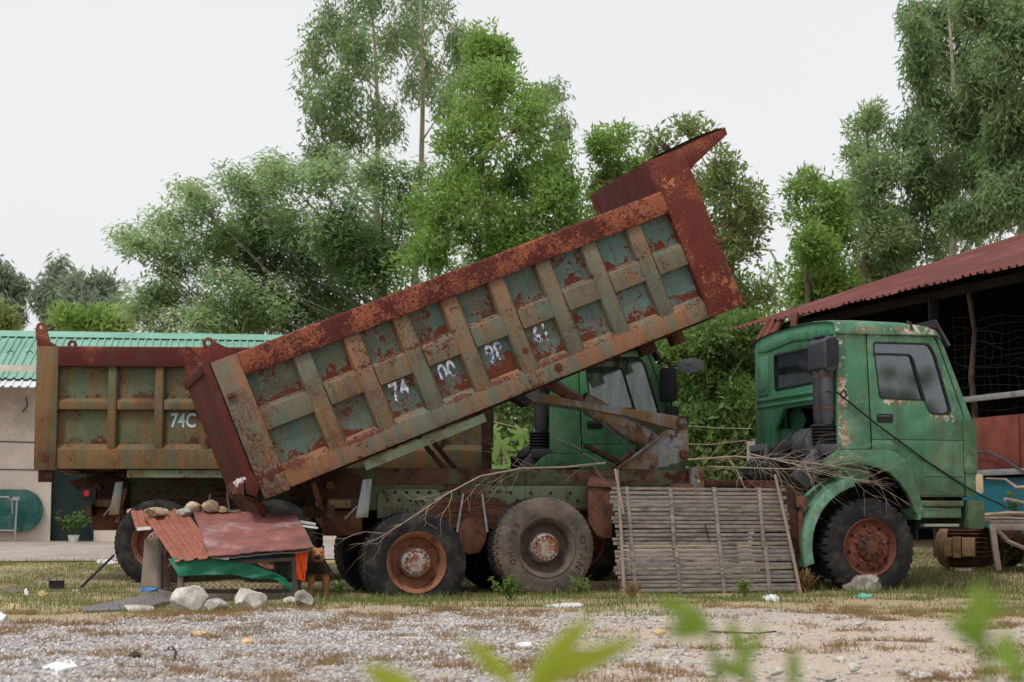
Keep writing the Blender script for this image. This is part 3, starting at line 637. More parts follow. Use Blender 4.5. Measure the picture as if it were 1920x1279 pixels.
# far trees on the left, beyond the tin roof
tree('far_tree', 'distant hazy tree cut by the left picture edge', base_at(5, 85), bl(85, [(0, 500, 14, 25, .6), (15, 540, 22, 25, .9), (20, 580, 28, 28, 1.0), (0, 590, 30, 30, 1.0)], 1), 'droop', M['leaf_far'], M['bark'], 60, 26, .42, .11, .6, .2, 'far trees beyond the tin roof')
tree('far_tree', 'distant slim tree standing left of its pair above the tin roof', base_at(108, 85), bl(85, [(105, 500, 16, 16, .6), (115, 535, 30, 25, 1.1), (95, 570, 25, 25, .9), (120, 590, 35, 25, 1.0), (85, 545, 12, 12, .3)], 1), 'droop', M['leaf_far'], M['bark'], 60, 26, .42, .11, .6, .2, 'far trees beyond the tin roof')
tree('far_tree', 'distant rounder tree standing right of its pair above the tin roof', base_at(170, 82), bl(82, [(160, 560, 28, 25, .9), (195, 555, 22, 22, .7), (180, 590, 45, 25, 1.2), (215, 595, 22, 20, .6)], 1), 'up', M['leaf_far'], M['bark'], 60, 28, .42, .12, .6, .2, 'far trees beyond the tin roof')
tree('yellow_tree', 'small yellow-green treetop at the left picture edge above the tin roof', base_at(5, 60), bl(60, [(0, 590, 22, 18, 1.0), (12, 612, 22, 18, 1.0)], .5), 'up', M['leaf_yel'], M['bark'], 50, 30, .28, .08, .45, .1)
tree('yellow_tree', 'low bright bush top above the tin roof between the ears of the lowered body', base_at(165, 58), bl(58, [(130, 600, 22, 16, .8), (180, 602, 30, 14, .9), (225, 605, 20, 12, .6)], .5), 'up', M['leaf_aca'], M['bark'], 40, 30, .26, .08, .45, .1)
# low greenery behind the trucks
def shrub(name, label, px, py, Y, w, h, mat, n=900, ln=.16, wd=.06, group='shrubs behind the trucks'):
    c = at(px, py, Y); b = Vector((c.x, Y, zt(c.x, Y))); hgt = max(.3, c.z - b.z + h / 2)
    root = empty(name, b); tag(root, label, 'shrub', group); st = MB(); tips = []
    for i in range(9):
        a = random.uniform(0, 6.28); q = Vector((math.cos(a) * w * .4 * random.random(), math.sin(a) * w * .4 * random.random(), hgt * random.uniform(.6, .95))); st.tube([(0, 0, -.05), q * .5 + Vector((0, 0, .05)), q], [.02, .014, .006], 5, False)
    st.build('stem', M['bark'], root, fix=False)
    d = rand_dirs(n) * (rng.random((n, 1)) ** .4); P = d * np.array([w / 2, w / 2, hgt / 2]) + np.array([0, 0, hgt * .54])
    v, f = leaf_quads(P, rand_dirs(n) + np.array([0, 0, .1]), rand_dirs(n), ln * (.6 + .8 * rng.random(n)), wd * (.7 + .6 * rng.random(n))); raw_mesh('leaves', v, f, mat, root)
k = 0
for px, py, Y, w, h, m, lb in ((1330, 850, 36, 3.2, 2.0, 'leaf_bush', 'low shrub behind the hoist triangle'), (1420, 850, 37, 3.0, 2.2, 'leaf_yel', 'light green shrub beside the pale post left of the right cab'), (965, 700, 40, 4.6, 4.4, 'leaf_bush', 'dark shrub seen through the gap above the papaya'), (1230, 860, 38, 3.5, 2.0, 'leaf_yel', 'yellowish shrub behind the right end of the left cab'), (1100, 600, 46, 8.0, 6.0, 'leaf_broad', 'tall dark thicket behind the raised load body'), (1480, 640, 43, 5.0, 3.6, 'leaf_aca', 'leafy bush under the left end of the red shed roof'), (1020, 800, 41, 4.0, 3.0, 'leaf_yel', 'pale shrub behind the left cab'), (880, 600, 48, 9.0, 7.0, 'leaf_broad', 'broad thicket behind the middle of the load body'), (1300, 800, 48, 9.0, 4.5, 'leaf_yel', 'light thicket far behind the bushy tree'), (1560, 660, 50, 8, 5, 'leaf_broad', 'dark thicket behind the right cab roof')):
    shrub('shrub', lb, px, py, Y, w, h, M[m], int(500 * w * h / 2.2), .2, .08)

# trees across the lane behind the camera; the cab windows mirror them
src = [o for o in scene.objects if o.name.startswith('acacia_tree') and o.parent is None]
for i, (x, y, sc) in enumerate(((31.6, -9.2, .60), (34.2, -7.0, .52), (29.2, -11.4, .66), (36.8, -4.6, .60), (26.6, -13.8, .5))):
    c = copy_tree(src[2 + i % 2]); c.location = (x, y, 0); c.scale = (sc * 1.25, sc * 1.25, sc); c.rotation_euler = (0, 0, i * 1.3)
    c['label'] = ('rounded acacia in the middle of the row behind the camera', 'low acacia just right of the middle of the row behind the camera', 'tallest acacia of the row behind the camera', 'last acacia at the right end of the row behind the camera', 'smallest acacia at the left end of the row behind the camera')[i]; c['group'] = 'trees across the lane behind the camera'
# ------------------------------------------------------------------ the two tipper trucks
BW = 2.35                                                        # width of the load body
def rrect(x0, x1, z0, z1, r, n=4):
    p = []
    for cx, cz, a in ((x1 - r, z1 - r, 0), (x0 + r, z1 - r, 90), (x0 + r, z0 + r, 180), (x1 - r, z0 + r, 270)):
        for i in range(n + 1):
            t = R(a + 90 * i / n); p.append((cx + r * math.cos(t), cz + r * math.sin(t)))
    return p
def ring(c, r, n=20, a0=0, a1=360):
    return [(c[0] + r * math.cos(R(a0 + (a1 - a0) * i / n)), c[1] + r * math.sin(R(a0 + (a1 - a0) * i / n))) for i in range(n if a1 - a0 == 360 else n + 1)]
def rounded(poly, r=0.03, n=3):
    out = []; k = len(poly)
    for i in range(k):
        p, a, b = Vector(poly[i]), Vector(poly[i - 1]), Vector(poly[(i + 1) % k])
        q = min(r, (a - p).length * .4, (b - p).length * .4); s, e = p + (a - p).normalized() * q, p + (b - p).normalized() * q
        for j in range(n + 1):
            t = j / n; out.append(tuple(s * (1 - t) ** 2 + p * 2 * t * (1 - t) + e * t * t))
    return out

TY = {}
def tyre_mesh(front):
    key = 'f' if front else 'r'
    if key in TY: return TY[key]
    n = 144 if front else 208; Ro, w = (0.575 if front else 0.56), 0.29
    prof = [(0.315, 0.05), (0.335, 0.012), (0.40, -0.004), (0.47, 0.0), (0.515, 0.012), (Ro - 0.028, 0.026), (Ro - 0.012, 0.03), (Ro, 0.042), (Ro, 0.115), (Ro, 0.125), (Ro, 0.165), (Ro, 0.175), (Ro, w - 0.042),
            (Ro - 0.012, w - 0.03), (Ro - 0.028, w - 0.026), (0.515, w - 0.012), (0.47, w), (0.40, w + 0.004), (0.335, w - 0.012), (0.315, w - 0.05)]
    dp = 0.030 if front else 0.011
    def mod(i, j, r):
        if 6 <= i <= 8: return r - (dp if j % 4 == 0 else 0)
        if 11 <= i <= 13: return r - (dp if j % 4 == 2 else 0)
        if 9 <= i <= 10: return r - 0.012 - (0.01 if j % 4 == 1 else 0)
        return r
    b = MB().lathe(prof, n, 'y', mod=mod, closed=True)
    me = bpy.data.meshes.new('tyre'); me.from_pydata(b.v, [], b.f); me.polygons.foreach_set('use_smooth', [True] * len(me.polygons)); me.set_sharp_from_angle(angle=R(28))
    me.materials.append(M['tyre']); TY[key] = me; return me
def wheel(root, x, y, z, front, far, rim_mat, hub_mat, tyre_mat=None, text=False, dual=True, detail=True):
    if front:
        b = MB().lathe([(0.335, 0.0), (0.34, 0.012), (0.325, 0.02), (0.315, 0.05), (0.305, 0.075), (0.29, 0.085), (0.245, 0.062), (0.215, 0.05), (0.20, 0.05), (0.12, 0.052), (0.0, 0.052)], 40, 'y')
        b.lathe([(0.318, 0.05), (0.318, 0.26), (0.335, 0.28)], 40, 'y')
    else:
        b = MB().lathe([(0.335, 0.0), (0.34, 0.012), (0.325, 0.018), (0.31, 0.03), (0.30, 0.06), (0.285, 0.075), (0.275, 0.17), (0.24, 0.20), (0.19, 0.205), (0.14, 0.205), (0.0, 0.205)], 40, 'y')
        b.lathe([(0.318, 0.05), (0.318, 0.62)], 40, 'y')
    wh = b.build('wheel', rim_mat, root, loc=(x, y, z), rot=(0, 0, math.pi if far else 0))
    tys = [0.0] + ([0.335] if (not front and dual) else [])
    for k, ty in enumerate(tys):
        t = link_mesh('tyre', tyre_mesh(front), wh, (0, ty, 0), (0, random.uniform(0, 6), 0))
        if tyre_mat and k == 0:
            t.data = t.data.copy(); t.data.materials[0] = tyre_mat
    if not detail: return wh
    if front:
        h = MB().lathe([(0.16, 0.05), (0.155, 0.02), (0.13, 0.005), (0.085, 0.0), (0.08, -0.02), (0.06, -0.028), (0.045, -0.03), (0.0, -0.03)], 30, 'y')
        for i in range(10):
            a = 2 * math.pi * i / 10; h.bar((0.07 * math.cos(a), -0.004, 0.07 * math.sin(a)), (0.15 * math.cos(a), 0.004, 0.15 * math.sin(a)), 0.014, 0.03, (0, 1, 0))
        h.build('hub', hub_mat, wh)
        for i in range(10):
            a = 2 * math.pi * (i + .5) / 10
            MB().lathe([(0.021, 0.05), (0.021, 0.022), (0.012, 0.012), (0, 0.012)], 6, 'y', c=(0.19 * math.cos(a), 0, 0.19 * math.sin(a))).build('wheel_nut', M['rim_red'], wh)
        for i in range(8):
            a = 2 * math.pi * (i + .25) / 8
            MB().lathe([(0.022, 0.0625), (0.0, 0.0615)], 12, 'y', c=(0.252 * math.cos(a), -0.004, 0.252 * math.sin(a))).build('hand_hole', M['dark'], wh)
    else:
        MB().lathe([(0.175, 0.205), (0.17, 0.12), (0.155, 0.05), (0.15, 0.02), (0.142, 0.006), (0.11, 0.004), (0.10, -0.006), (0.0, -0.008)], 32, 'y').build('hub', hub_mat, wh)
        for i in range(16):
            a = 2 * math.pi * i / 16
            MB().lathe([(0.012, 0.004), (0.012, -0.008), (0, -0.008)], 6, 'y', c=(0.126 * math.cos(a), 0, 0.126 * math.sin(a))).build('hub_bolt', M['rusted'], wh)
    if text:
        def arc(word, rad, a0, step, size):
            for i, ch in enumerate(word):
                a = R(a0 + i * step)                                # degrees clockwise from the top, seen from outside
                px, pz = rad * math.sin(a), rad * math.cos(a)
                up = Vector((math.sin(a), 0, math.cos(a))); rt = Vector((math.cos(a), 0, -math.sin(a))); nr = Vector((0, -1, 0))
                m = Matrix((rt, up, nr)).transposed().to_4x4(); m.translation = (px - up.x * size * .33, -0.0045, pz - up.z * size * .33)
                text_mesh('tyre_lettering', ch, size, M['tyre_text'], wh, m, 0.002)
        arc('OTANI', 0.425, 78, 13.5, 0.11)
        arc('OH-303', 0.42, -112, 11.5, 0.085)
    return wh

def body_side(parent, L, z0, z1, rail_h, mid0, mid1, bot, post_w, ribs, mats, y=0.0, s=1, front_post=None, dep=0.09, flare=0.03):
    """one wall of a ribbed steel load body: recessed panels, hat-section ribs, sloped ledges"""
    Y = lambda a: y + s * a
    top0 = z1 - rail_h
    mp = lambda u, v, a: (a, Y(u), v)
    MB().prism([(-0.03, top0), (-0.03, z1 - 0.02), (-0.01, z1), (0.12, z1), (0.12, top0)], post_w, (front_post[0] if front_post else L), mp).build('top_rail', mats['rail'], parent, 0.006)
    MB().prism([(0.0, z0), (0.0, bot), (dep, bot + 0.075), (dep + 0.03, bot + 0.075), (dep + 0.03, z0)], post_w, (front_post[0] if front_post else L), mp).build('bottom_rail', mats['low'], parent, 0.006)
    MB().prism([(-0.025, z0 - 0.02), (-0.025, z1 + 0.0), (0.13, z1 + 0.0), (0.13, z0 - 0.02)], 0.0, post_w, mp).build('corner_post', mats['post0'], parent, 0.012)
    if front_post: MB().prism([(-0.02, z0 - 0.01), (-0.02, front_post[1]), (0.12, front_post[1]), (0.12, z0 - 0.01)], front_post[0], L, mp).build('front_post', mats['post1'], parent, 0.012)
    edges = [post_w] + [e for r in ribs for e in r] + [front_post[0] if front_post else L]
    for a, b in ribs:
        MB().prism([(a - 0.012, dep), (a + flare * .5, 0.004), (b - flare, 0.004), (b + 0.012, dep)], bot - 0.02, top0 + 0.002, lambda u, v, w: (u, Y(v), w)).build('rib', mats['rib'], parent, 0.006)
    for i in range(0, len(edges), 2):
        a, b = edges[i], edges[i + 1]
        MB().prism([(0.012, mid0), (0.012, mid1 - 0.055), (dep, mid1), (dep, mid0)], a - 0.012, b + 0.018, mp).build('crossbar', mats['rib'], parent, 0.006)
        MB().bx(a - 0.03, b + 0.03, Y(dep), Y(dep + 0.012), mid1 - 0.02, top0 + 0.02).build('panel', mats['panel'], parent)
        MB().bx(a - 0.03, b + 0.03, Y(dep), Y(dep + 0.012), bot + 0.04, mid0 + 0.02).build('panel', mats['panel'], parent)
    return edges

def load_body(root, L, mats, prm, tilt, org, ear):
    z0, z1 = prm['z0'], prm['z1']
    b = MB().bx(0.1, L - 0.05, 0.1, BW - 0.1, z0 + 0.10, z0 + 0.14)                     # floor, cross bearers
    for i in range(9): b.bx(0.3 + i * (L - .7) / 8, 0.4 + i * (L - .7) / 8, 0.13, BW - 0.13, z0 - 0.01, z0 + 0.10)
    for yy in (0.72, 1.55): b.bx(0.45, L - 0.1, yy, yy + 0.1, z0 - 0.05, z0 - 0.012)
    body = b.build('load_body', mats['under'], root, loc=org, rot=(0, -tilt, 0))
    body_side(body, L, z0, z1, prm['rail'], prm['m0'], prm['m1'], prm['bot'], prm['post'], prm['ribs'], mats, 0.0, 1, prm['fp'])
    body_side(body, L, z0, z1, prm['rail'], prm['m0'], prm['m1'], prm['bot'], prm['post'], prm['ribs'][::2], mats, BW, -1, prm['fp'])
    f0 = prm['fp'][1] if prm['fp'] else z1
    MB().bx(L - 0.43, L - 0.37, 0.12, BW - 0.01, z0 + 0.1, f0 + .01).build('front_wall', mats['head'], body, 0.01)
    return body

def cab(root, P):
    g, gr_, gl = P['paint'], P['rear'], P['glass']
    W = 2.6; y0 = 0.04
    arch = [(4.60, 1.02), (4.47, 1.41), (4.38, 1.555), (4.26, 1.635), (4.16, 1.66)]
    # back quarter, door and front corner of both sides
    wq = [(3.58, 1.66), (3.58, 3.05), (3.945, 3.05), (3.99, 1.67)]
    door = [(3.965, 3.025), (4.835, 3.025), (4.90, 2.90), (5.185, 2.12), (5.20, 2.06), (5.20, 1.11), (4.60, 1.11)] + arch[1:] + [(4.01, 1.665)]
    win = rounded([(4.035, 2.945), (4.775, 2.945), (4.85, 2.83), (5.05, 2.14), (5.01, 2.09), (4.76, 2.09), (4.70, 2.255), (4.11, 2.265)], 0.045)
    corner = [(4.86, 3.035), (4.90, 3.04), (4.98, 2.88), (5.28, 2.12), (5.32, 2.04), (5.36, 1.40), (5.34, 1.11), (5.215, 1.11), (5.215, 2.06), (5.20, 2.125), (4.915, 2.905)]
    for far in (0, 1):
        ya, yb, yo = (y0, y0 + 0.05, -1) if not far else (W, W - 0.05, 1)
        MB().plate(rounded(wq, .02), [], ya, yb, XZ).build('quarter_panel', g, root, 0.008)
        d = MB().plate(rounded(door, .03), [win], ya, yb, XZ).build('door', g, root, 0.006)
        MB().prism([(4.005, 1.655), (4.17, 1.645), (4.27, 1.62), (4.395, 1.545), (4.49, 1.40), (4.605, 1.13), (5.185, 1.13), (5.185, 1.779), (4.0, 1.779)], ya + yo * .008, ya, XZ).build('door_lower_panel', g, d, 0.004)
        w2 = MB().plate(win, [[(4.41 + (x - 4.41) * .955, 2.52 + (z - 2.52) * .955) for x, z in win]], ya + yo * 0.004, yb, XZ).build('window_seal', M['black'], d)
        MB().plate(win, [], ya - yo * .02, ya - yo * .025, XZ).build('window_pane', gl, d)
        vb = MB().bar((4.04, ya, 2.80), (4.50, ya, 2.80), 0.02, 0.024).tube([(4.49, ya, 2.80), (4.53, ya, 2.785), (4.555, ya, 2.74)], 0.012, 6).bar((4.55, ya, 2.75), (4.70, ya, 2.24), 0.02, 0.028)
        vb.build('vent_bar', M['black'], d)
        MB().plate(rounded([(4.07, 2.09), (4.275, 2.09), (4.275, 1.985), (4.07, 1.985)], .02), [], ya + yo * 0.006, ya, XZ).build('door_handle', M['black'], d)
        MB().bx(4.09, 4.25, ya + yo * .012, ya + yo * .002, 2.05, 2.075).build('handle_grip', M['plastic'], d, .004)
        MB().lathe([(0.016, 0), (0.014, yo * .012), (0, yo * .012)], 12, 'y', c=(4.105, ya, 1.915)).build('door_lock', M['steel'], d)
        MB().plate(rounded(corner, .015), [], ya, yb, XZ).build('front_corner', g, root, 0.008)
        MB().bx(5.17, 5.335, ya + yo * .0, yb + .0, 1.10, 1.102).build('sill_end', g, root)
        # flared wheel-arch lip
        out = [(3.36, 1.50), (3.46, 1.60), (3.56, 1.655), (4.18, 1.665), (4.29, 1.635), (4.40, 1.555), (4.50, 1.41), (4.635, 0.955)]
        inn = [(4.54, 0.905), (4.42, 1.16), (4.33, 1.28), (4.20, 1.39), (4.02, 1.46), (3.80, 1.485), (3.60, 1.475), (3.46, 1.43)]
        MB().prism(out + inn, ya + yo * .05, ya - yo * .03, XZ).build('wheel_arch_lip', g, root, 0.012)
        MB().tube([(x, ya + yo * .003, z + .004) for x, z in out[2:]], .007, 5).build('arch_seam', M['black'], root)
        MB().bx(4.0, 5.185, ya + yo * .003, ya, 1.781, 1.789).build('crease_shadow_strip', M['black'], d)  # thin black strip painting in the shadow line of the door crease
        MB().bx(4.66, 5.18, ya + yo * .016, ya, 1.352, 1.375).build('door_ridge', g, d, .004)
        # rear half of the mudguard, a bent band
        cx, cz = 3.95, 0.52
        pts = [(cx + 0.86 * math.cos(R(t)), cz + 0.86 * math.sin(R(t))) for t in range(104, 196, 7)]
        ptsi = [(cx + 0.735 * math.cos(R(t)), cz + 0.735 * math.sin(R(t))) for t in range(104, 196, 7)]
        MB().prism(pts + ptsi[::-1], ya + .02 * yo, ya - .02 * yo, XZ).build('mudguard_face', P['fender'], root, 0.008)
        MB().prism(pts + [(cx + (x - cx) * .985, cz + (z - cz) * .985) for x, z in pts[::-1]], ya, ya - yo * .5, XZ).build('mudguard', P['fender'], root)
    # roof, arched across, rounded to the front
    xs = [(3.555, 0.0), (3.60, 0.012), (3.9, 0.02), (4.5, 0.01), (4.80, -0.025), (4.90, -0.07), (4.945, -0.14)]
    sec = [(0.025, 3.045), (0.03, 3.09), (0.055, 3.14), (0.11, 3.175), (0.3, 3.205), (0.7, 3.235), (1.32, 3.25)]
    sec = sec + [(2.64 - a, z) for a, z in sec[-2::-1]]
    vs, fs = [], []
    for x, dz in xs:
        for a, z in sec: vs.append((x, a, max(3.0, z + dz * min(1, (z - 3.0) / .1))))
    k = len(sec)
    for i in range(len(xs) - 1):
        for j in range(k - 1): fs.append((i * k + j, i * k + j + 1, (i + 1) * k + j + 1, (i + 1) * k + j))
    roof = MB().add(vs, fs).build('roof', g, root, ang=60)
    for ya in (.012, 2.59): MB().bx(3.56, 4.90, ya, ya + .038, 3.028, 3.05).build('rain_gutter', P['chip'], roof, 0.006)
    MB().tube([(4.55, .03, 3.10), (4.55, .06, 3.17), (4.55, .15, 3.21)], .016, 6).build('roof_bracket', M['black'], roof)
    # sun visor
    MB().prism([(4.87, 3.235), (4.885, 3.235), (5.075, 2.93), (5.04, 2.915)], 0.06, 2.56, XZ).build('sun_visor', M['plastic'], root, 0.006)
    MB().bar((4.80, .1, 3.17), (4.93, .1, 3.14), .02, .02).bar((4.80, 2.5, 3.17), (4.93, 2.5, 3.14), .02, .02).build('visor_bracket', M['rusted'], root)
    # back wall with window and the recess for the air filter
    o = [(0.05, 1.25), (0.045, 3.08), (0.07, 3.145), (0.12, 3.175), (0.3, 3.205), (0.7, 3.235), (1.32, 3.25), (1.94, 3.235), (2.34, 3.205), (2.52, 3.175), (2.57, 3.145), (2.595, 3.08), (2.59, 1.25)]
    wr = rounded([(0.60, 2.49), (1.93, 2.48), (1.95, 2.945), (0.62, 2.935)], 0.05)
    rc = [(0.26, 1.30), (1.98, 1.30), (1.94, 1.98), (1.68, 2.235), (0.26, 2.245)]
    bw = MB().plate(o, [wr, rounded(rc, .03)], 3.575, 3.625, YZ).build('back_wall', gr_, root, 0.006)
    MB().plate(wr, [[(1.28 + (a - 1.28) * .955, 2.71 + (z - 2.71) * .9) for a, z in wr]], 3.567, 3.60, YZ).build('window_seal', M['black'], bw)
    MB().plate(wr, [], 3.59, 3.594, YZ).build('window_pane', gl, bw)
    for rr_, t in ((rrect(2.13, 2.52, 2.44, 2.95, .07), .012), (rrect(2.19, 2.46, 2.50, 2.89, .05), .02)):
        MB().prism(rr_, 3.575 - t, 3.575, YZ).build('pressed_panel', gr_, bw, 0.008)
    for a0, a1, zz, hh in ((.3, 2.54, 2.385, .035), (.3, 2.54, 2.30, .03)):
        MB().bx(3.555, 3.575, a0, a1, zz - hh / 2, zz + hh / 2).build('pressed_ridge', gr_, bw, 0.008)
    MB().prism([(0.12, 3.04), (0.2, 3.12), (1.32, 3.175), (2.3, 3.115), (2.5, 3.03), (2.2, 3.0), (1.32, 3.06), (0.3, 3.01)], 3.56, 3.575, YZ).build('pressed_ridge', gr_, bw, 0.008)
    rec = MB()
    rec.bx(4.02, 4.05, .24, 2.0, 1.28, 2.26).bx(3.62, 4.03, .235, .255, 1.28, 2.26).bx(3.62, 4.03, 1.985, 2.0, 1.28, 2.0).bx(3.62, 4.03, .24, 1.7, 2.245, 2.26)
    rec.bar((3.83, 1.96, 1.98), (3.83, 1.69, 2.24), .41, .012, (1, 0, 0)).build('filter_recess', gr_, bw)
    # front panel, windscreen, floor, seats, steering wheel
    MB().prism([(5.30, 2.06), (5.345, 1.40), (5.32, 1.11), (5.28, 1.11), (5.30, 1.40), (5.26, 2.06)], 0.09, 2.55, XZ).build('front_panel', g, root)
    MB().prism([(4.93, 3.0), (5.29, 2.07), (5.28, 2.065), (4.92, 2.99)], 0.10, 2.54, XZ).build('windscreen', gl, root)
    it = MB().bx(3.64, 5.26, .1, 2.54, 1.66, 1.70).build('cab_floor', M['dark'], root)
    for yy in (0.35, 1.75):
        MB().bx(3.95, 4.45, yy, yy + .5, 1.71, 2.1).box((3.93, yy + .25, 2.4), (.14, .5, .75), (0, -.15, 0)).build('seat', M['black'], root, .04)
    MB().lathe([(0.22 + .016 * math.cos(t * 6.283 / 8), .016 * math.sin(t * 6.283 / 8)) for t in range(8)], 28, 'z', closed=True).bar((-.22, 0, 0), (.22, 0, 0), .03, .02).tube([(0, 0, 0), (0, 0, -.45)], .025, 8).build('steering_wheel', M['plastic'], root, loc=(4.85, .62, 2.33), rot=(0, R(-38), 0))
    MB().bx(4.98, 5.24, .1, 2.54, 1.75, 2.12).build('dashboard', M['black'], root, .03)
    vs, fs = [], []
    for i in range(25):
        a = .7 + i * .04
        for z in (2.47, 2.93): vs.append((3.70 + .03 * math.sin(i * 1.7), a, z))
    for i in range(24): fs.append((2 * i, 2 * i + 1, 2 * i + 3, 2 * i + 2))
    MB().add(vs, fs).build('curtain', M['curtain'], root, fix=False)
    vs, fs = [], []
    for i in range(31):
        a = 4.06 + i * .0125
        for z in (2.22, 2.62 + .12 * (i > 16) - .08 * (i < 6)): vs.append((a, .16 + .02 * math.sin(i * 1.5) + .01 * math.sin(i * .6), z))  # curtain whose stepped top edge builds in the outline of the pane's reflection
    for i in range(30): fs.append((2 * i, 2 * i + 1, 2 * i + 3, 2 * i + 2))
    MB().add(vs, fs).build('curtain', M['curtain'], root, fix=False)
    # step box, bumper end, lamp
    s = MB().bx(4.62, 5.16, .06, .5, .86, .985).build('step_box', g, root, .012)
    MB().bx(4.60, 5.18, .03, .5, .995, 1.065).build('step_tread', P['chip'], s, .012)
    MB().bx(4.58, 4.625, .05, .5, .84, .97).build('step_end', P['fender'], s, .008)
    MB().bx(4.68, 5.14, .08, .3, .755, .79).build('lower_step', M['steel'], root, .006)
    MB().plate(rrect(5.225, 5.44, .73, 1.07, .03), [], .02, .30, XZ).build('bumper_end', P['paint2'], root, .02)
    MB().bx(5.26, 5.44, .30, 2.36, .73, 1.05).build('bumper', P['paint2'], root, .02)
    MB().plate(rrect(5.225, 5.44, .73, 1.07, .03), [], 2.36, 2.64, XZ).build('bumper_end', P['paint2'], root, .02)
    MB().plate(rrect(5.345, 5.44, 1.15, 1.385, .03), [], .03, .16, XZ).build('corner_lamp', M['lamp_cream'], root, .02)
    MB().plate(rrect(5.19, 5.365, 1.39, 2.03, .04), [], .018, .12, XZ).build('corner_deflector', P['paint2'], root, .015)
    # air intake: louvred head, twin stack, bellows, box and slanting duct
    pl = M['plastic']
    hx = [(3.385, 2.62), (3.385, 2.93), (3.46, 3.0), (3.52, 3.0), (3.575, 2.93), (3.575, 2.66), (3.50, 2.57), (3.44, 2.57)]
    hd = MB().prism(hx, -.03, .47, XZ).build('air_intake', pl, root, .015)
    for i in range(11):
        z = 2.63 + i * .032
        MB().bar((3.405, -.036, z - .01), (3.56, -.036, z + .03), .008, .012).build('louvre', M['black'], hd)
    MB().bx(3.43, 3.50, .1, .4, 3.0, 3.02).build('intake_lid', pl, hd)
    for yy in (.12, .31):
        t = MB().lathe([(.085, 2.60), (.085, 2.06), (.07, 2.0), (.06, 1.96)], 16, 'z', c=(3.47, yy, 0)).build('intake_pipe', pl, root)
        for z in (2.52, 2.14): MB().lathe([(.09, z), (.09, z + .025)], 16, 'z', c=(3.47, yy, 0)).build('hose_clip', M['rusted'], t)
    MB().lathe([(.15 + (.012 if i % 2 else -.012), 1.96 - i * .02) for i in range(13)], 20, 'z', c=(3.47, .21, 0)).build('bellows', M['black'], root, ang=20)
    MB().bx(3.34, 3.60, .02, .38, 1.60, 1.725).build('intake_box', pl, root, .015)
    MB().bar((3.46, .2, 1.62), (3.12, .2, 1.27), .24, .15, (0, 1, 0)).build('slanting_duct', pl, root, .02)
    MB().lathe([(0, .55), (.24, .55), (.25, .58), (.25, .80), (.262, .80), (.262, .83), (.25, .83), (.25, 1.25), (0, 1.25)], 28, 'y', c=(3.70, 0, 1.72)).build('air_filter', pl, root)
    MB().tube([(3.62, 1.2, 1.72), (3.45, 1.25, 1.74), (3.34, 1.28, 1.66), (3.30, 1.28, 1.5), (3.2, 1.28, 1.35), (2.9, 1.2, 1.28)], .12, 14).build('black_hose', M['black'], root)
    MB().bx(3.42, 3.47, 1.9, 2.45, 1.28, 1.80).build('heat_shield', M['steel'], root, .01)
    for i in range(6): MB().bx(3.405, 3.42, 1.97 + i * .07, 2.0 + i * .07, 1.45, 1.72).build('shield_slot', M['plastic'], root)

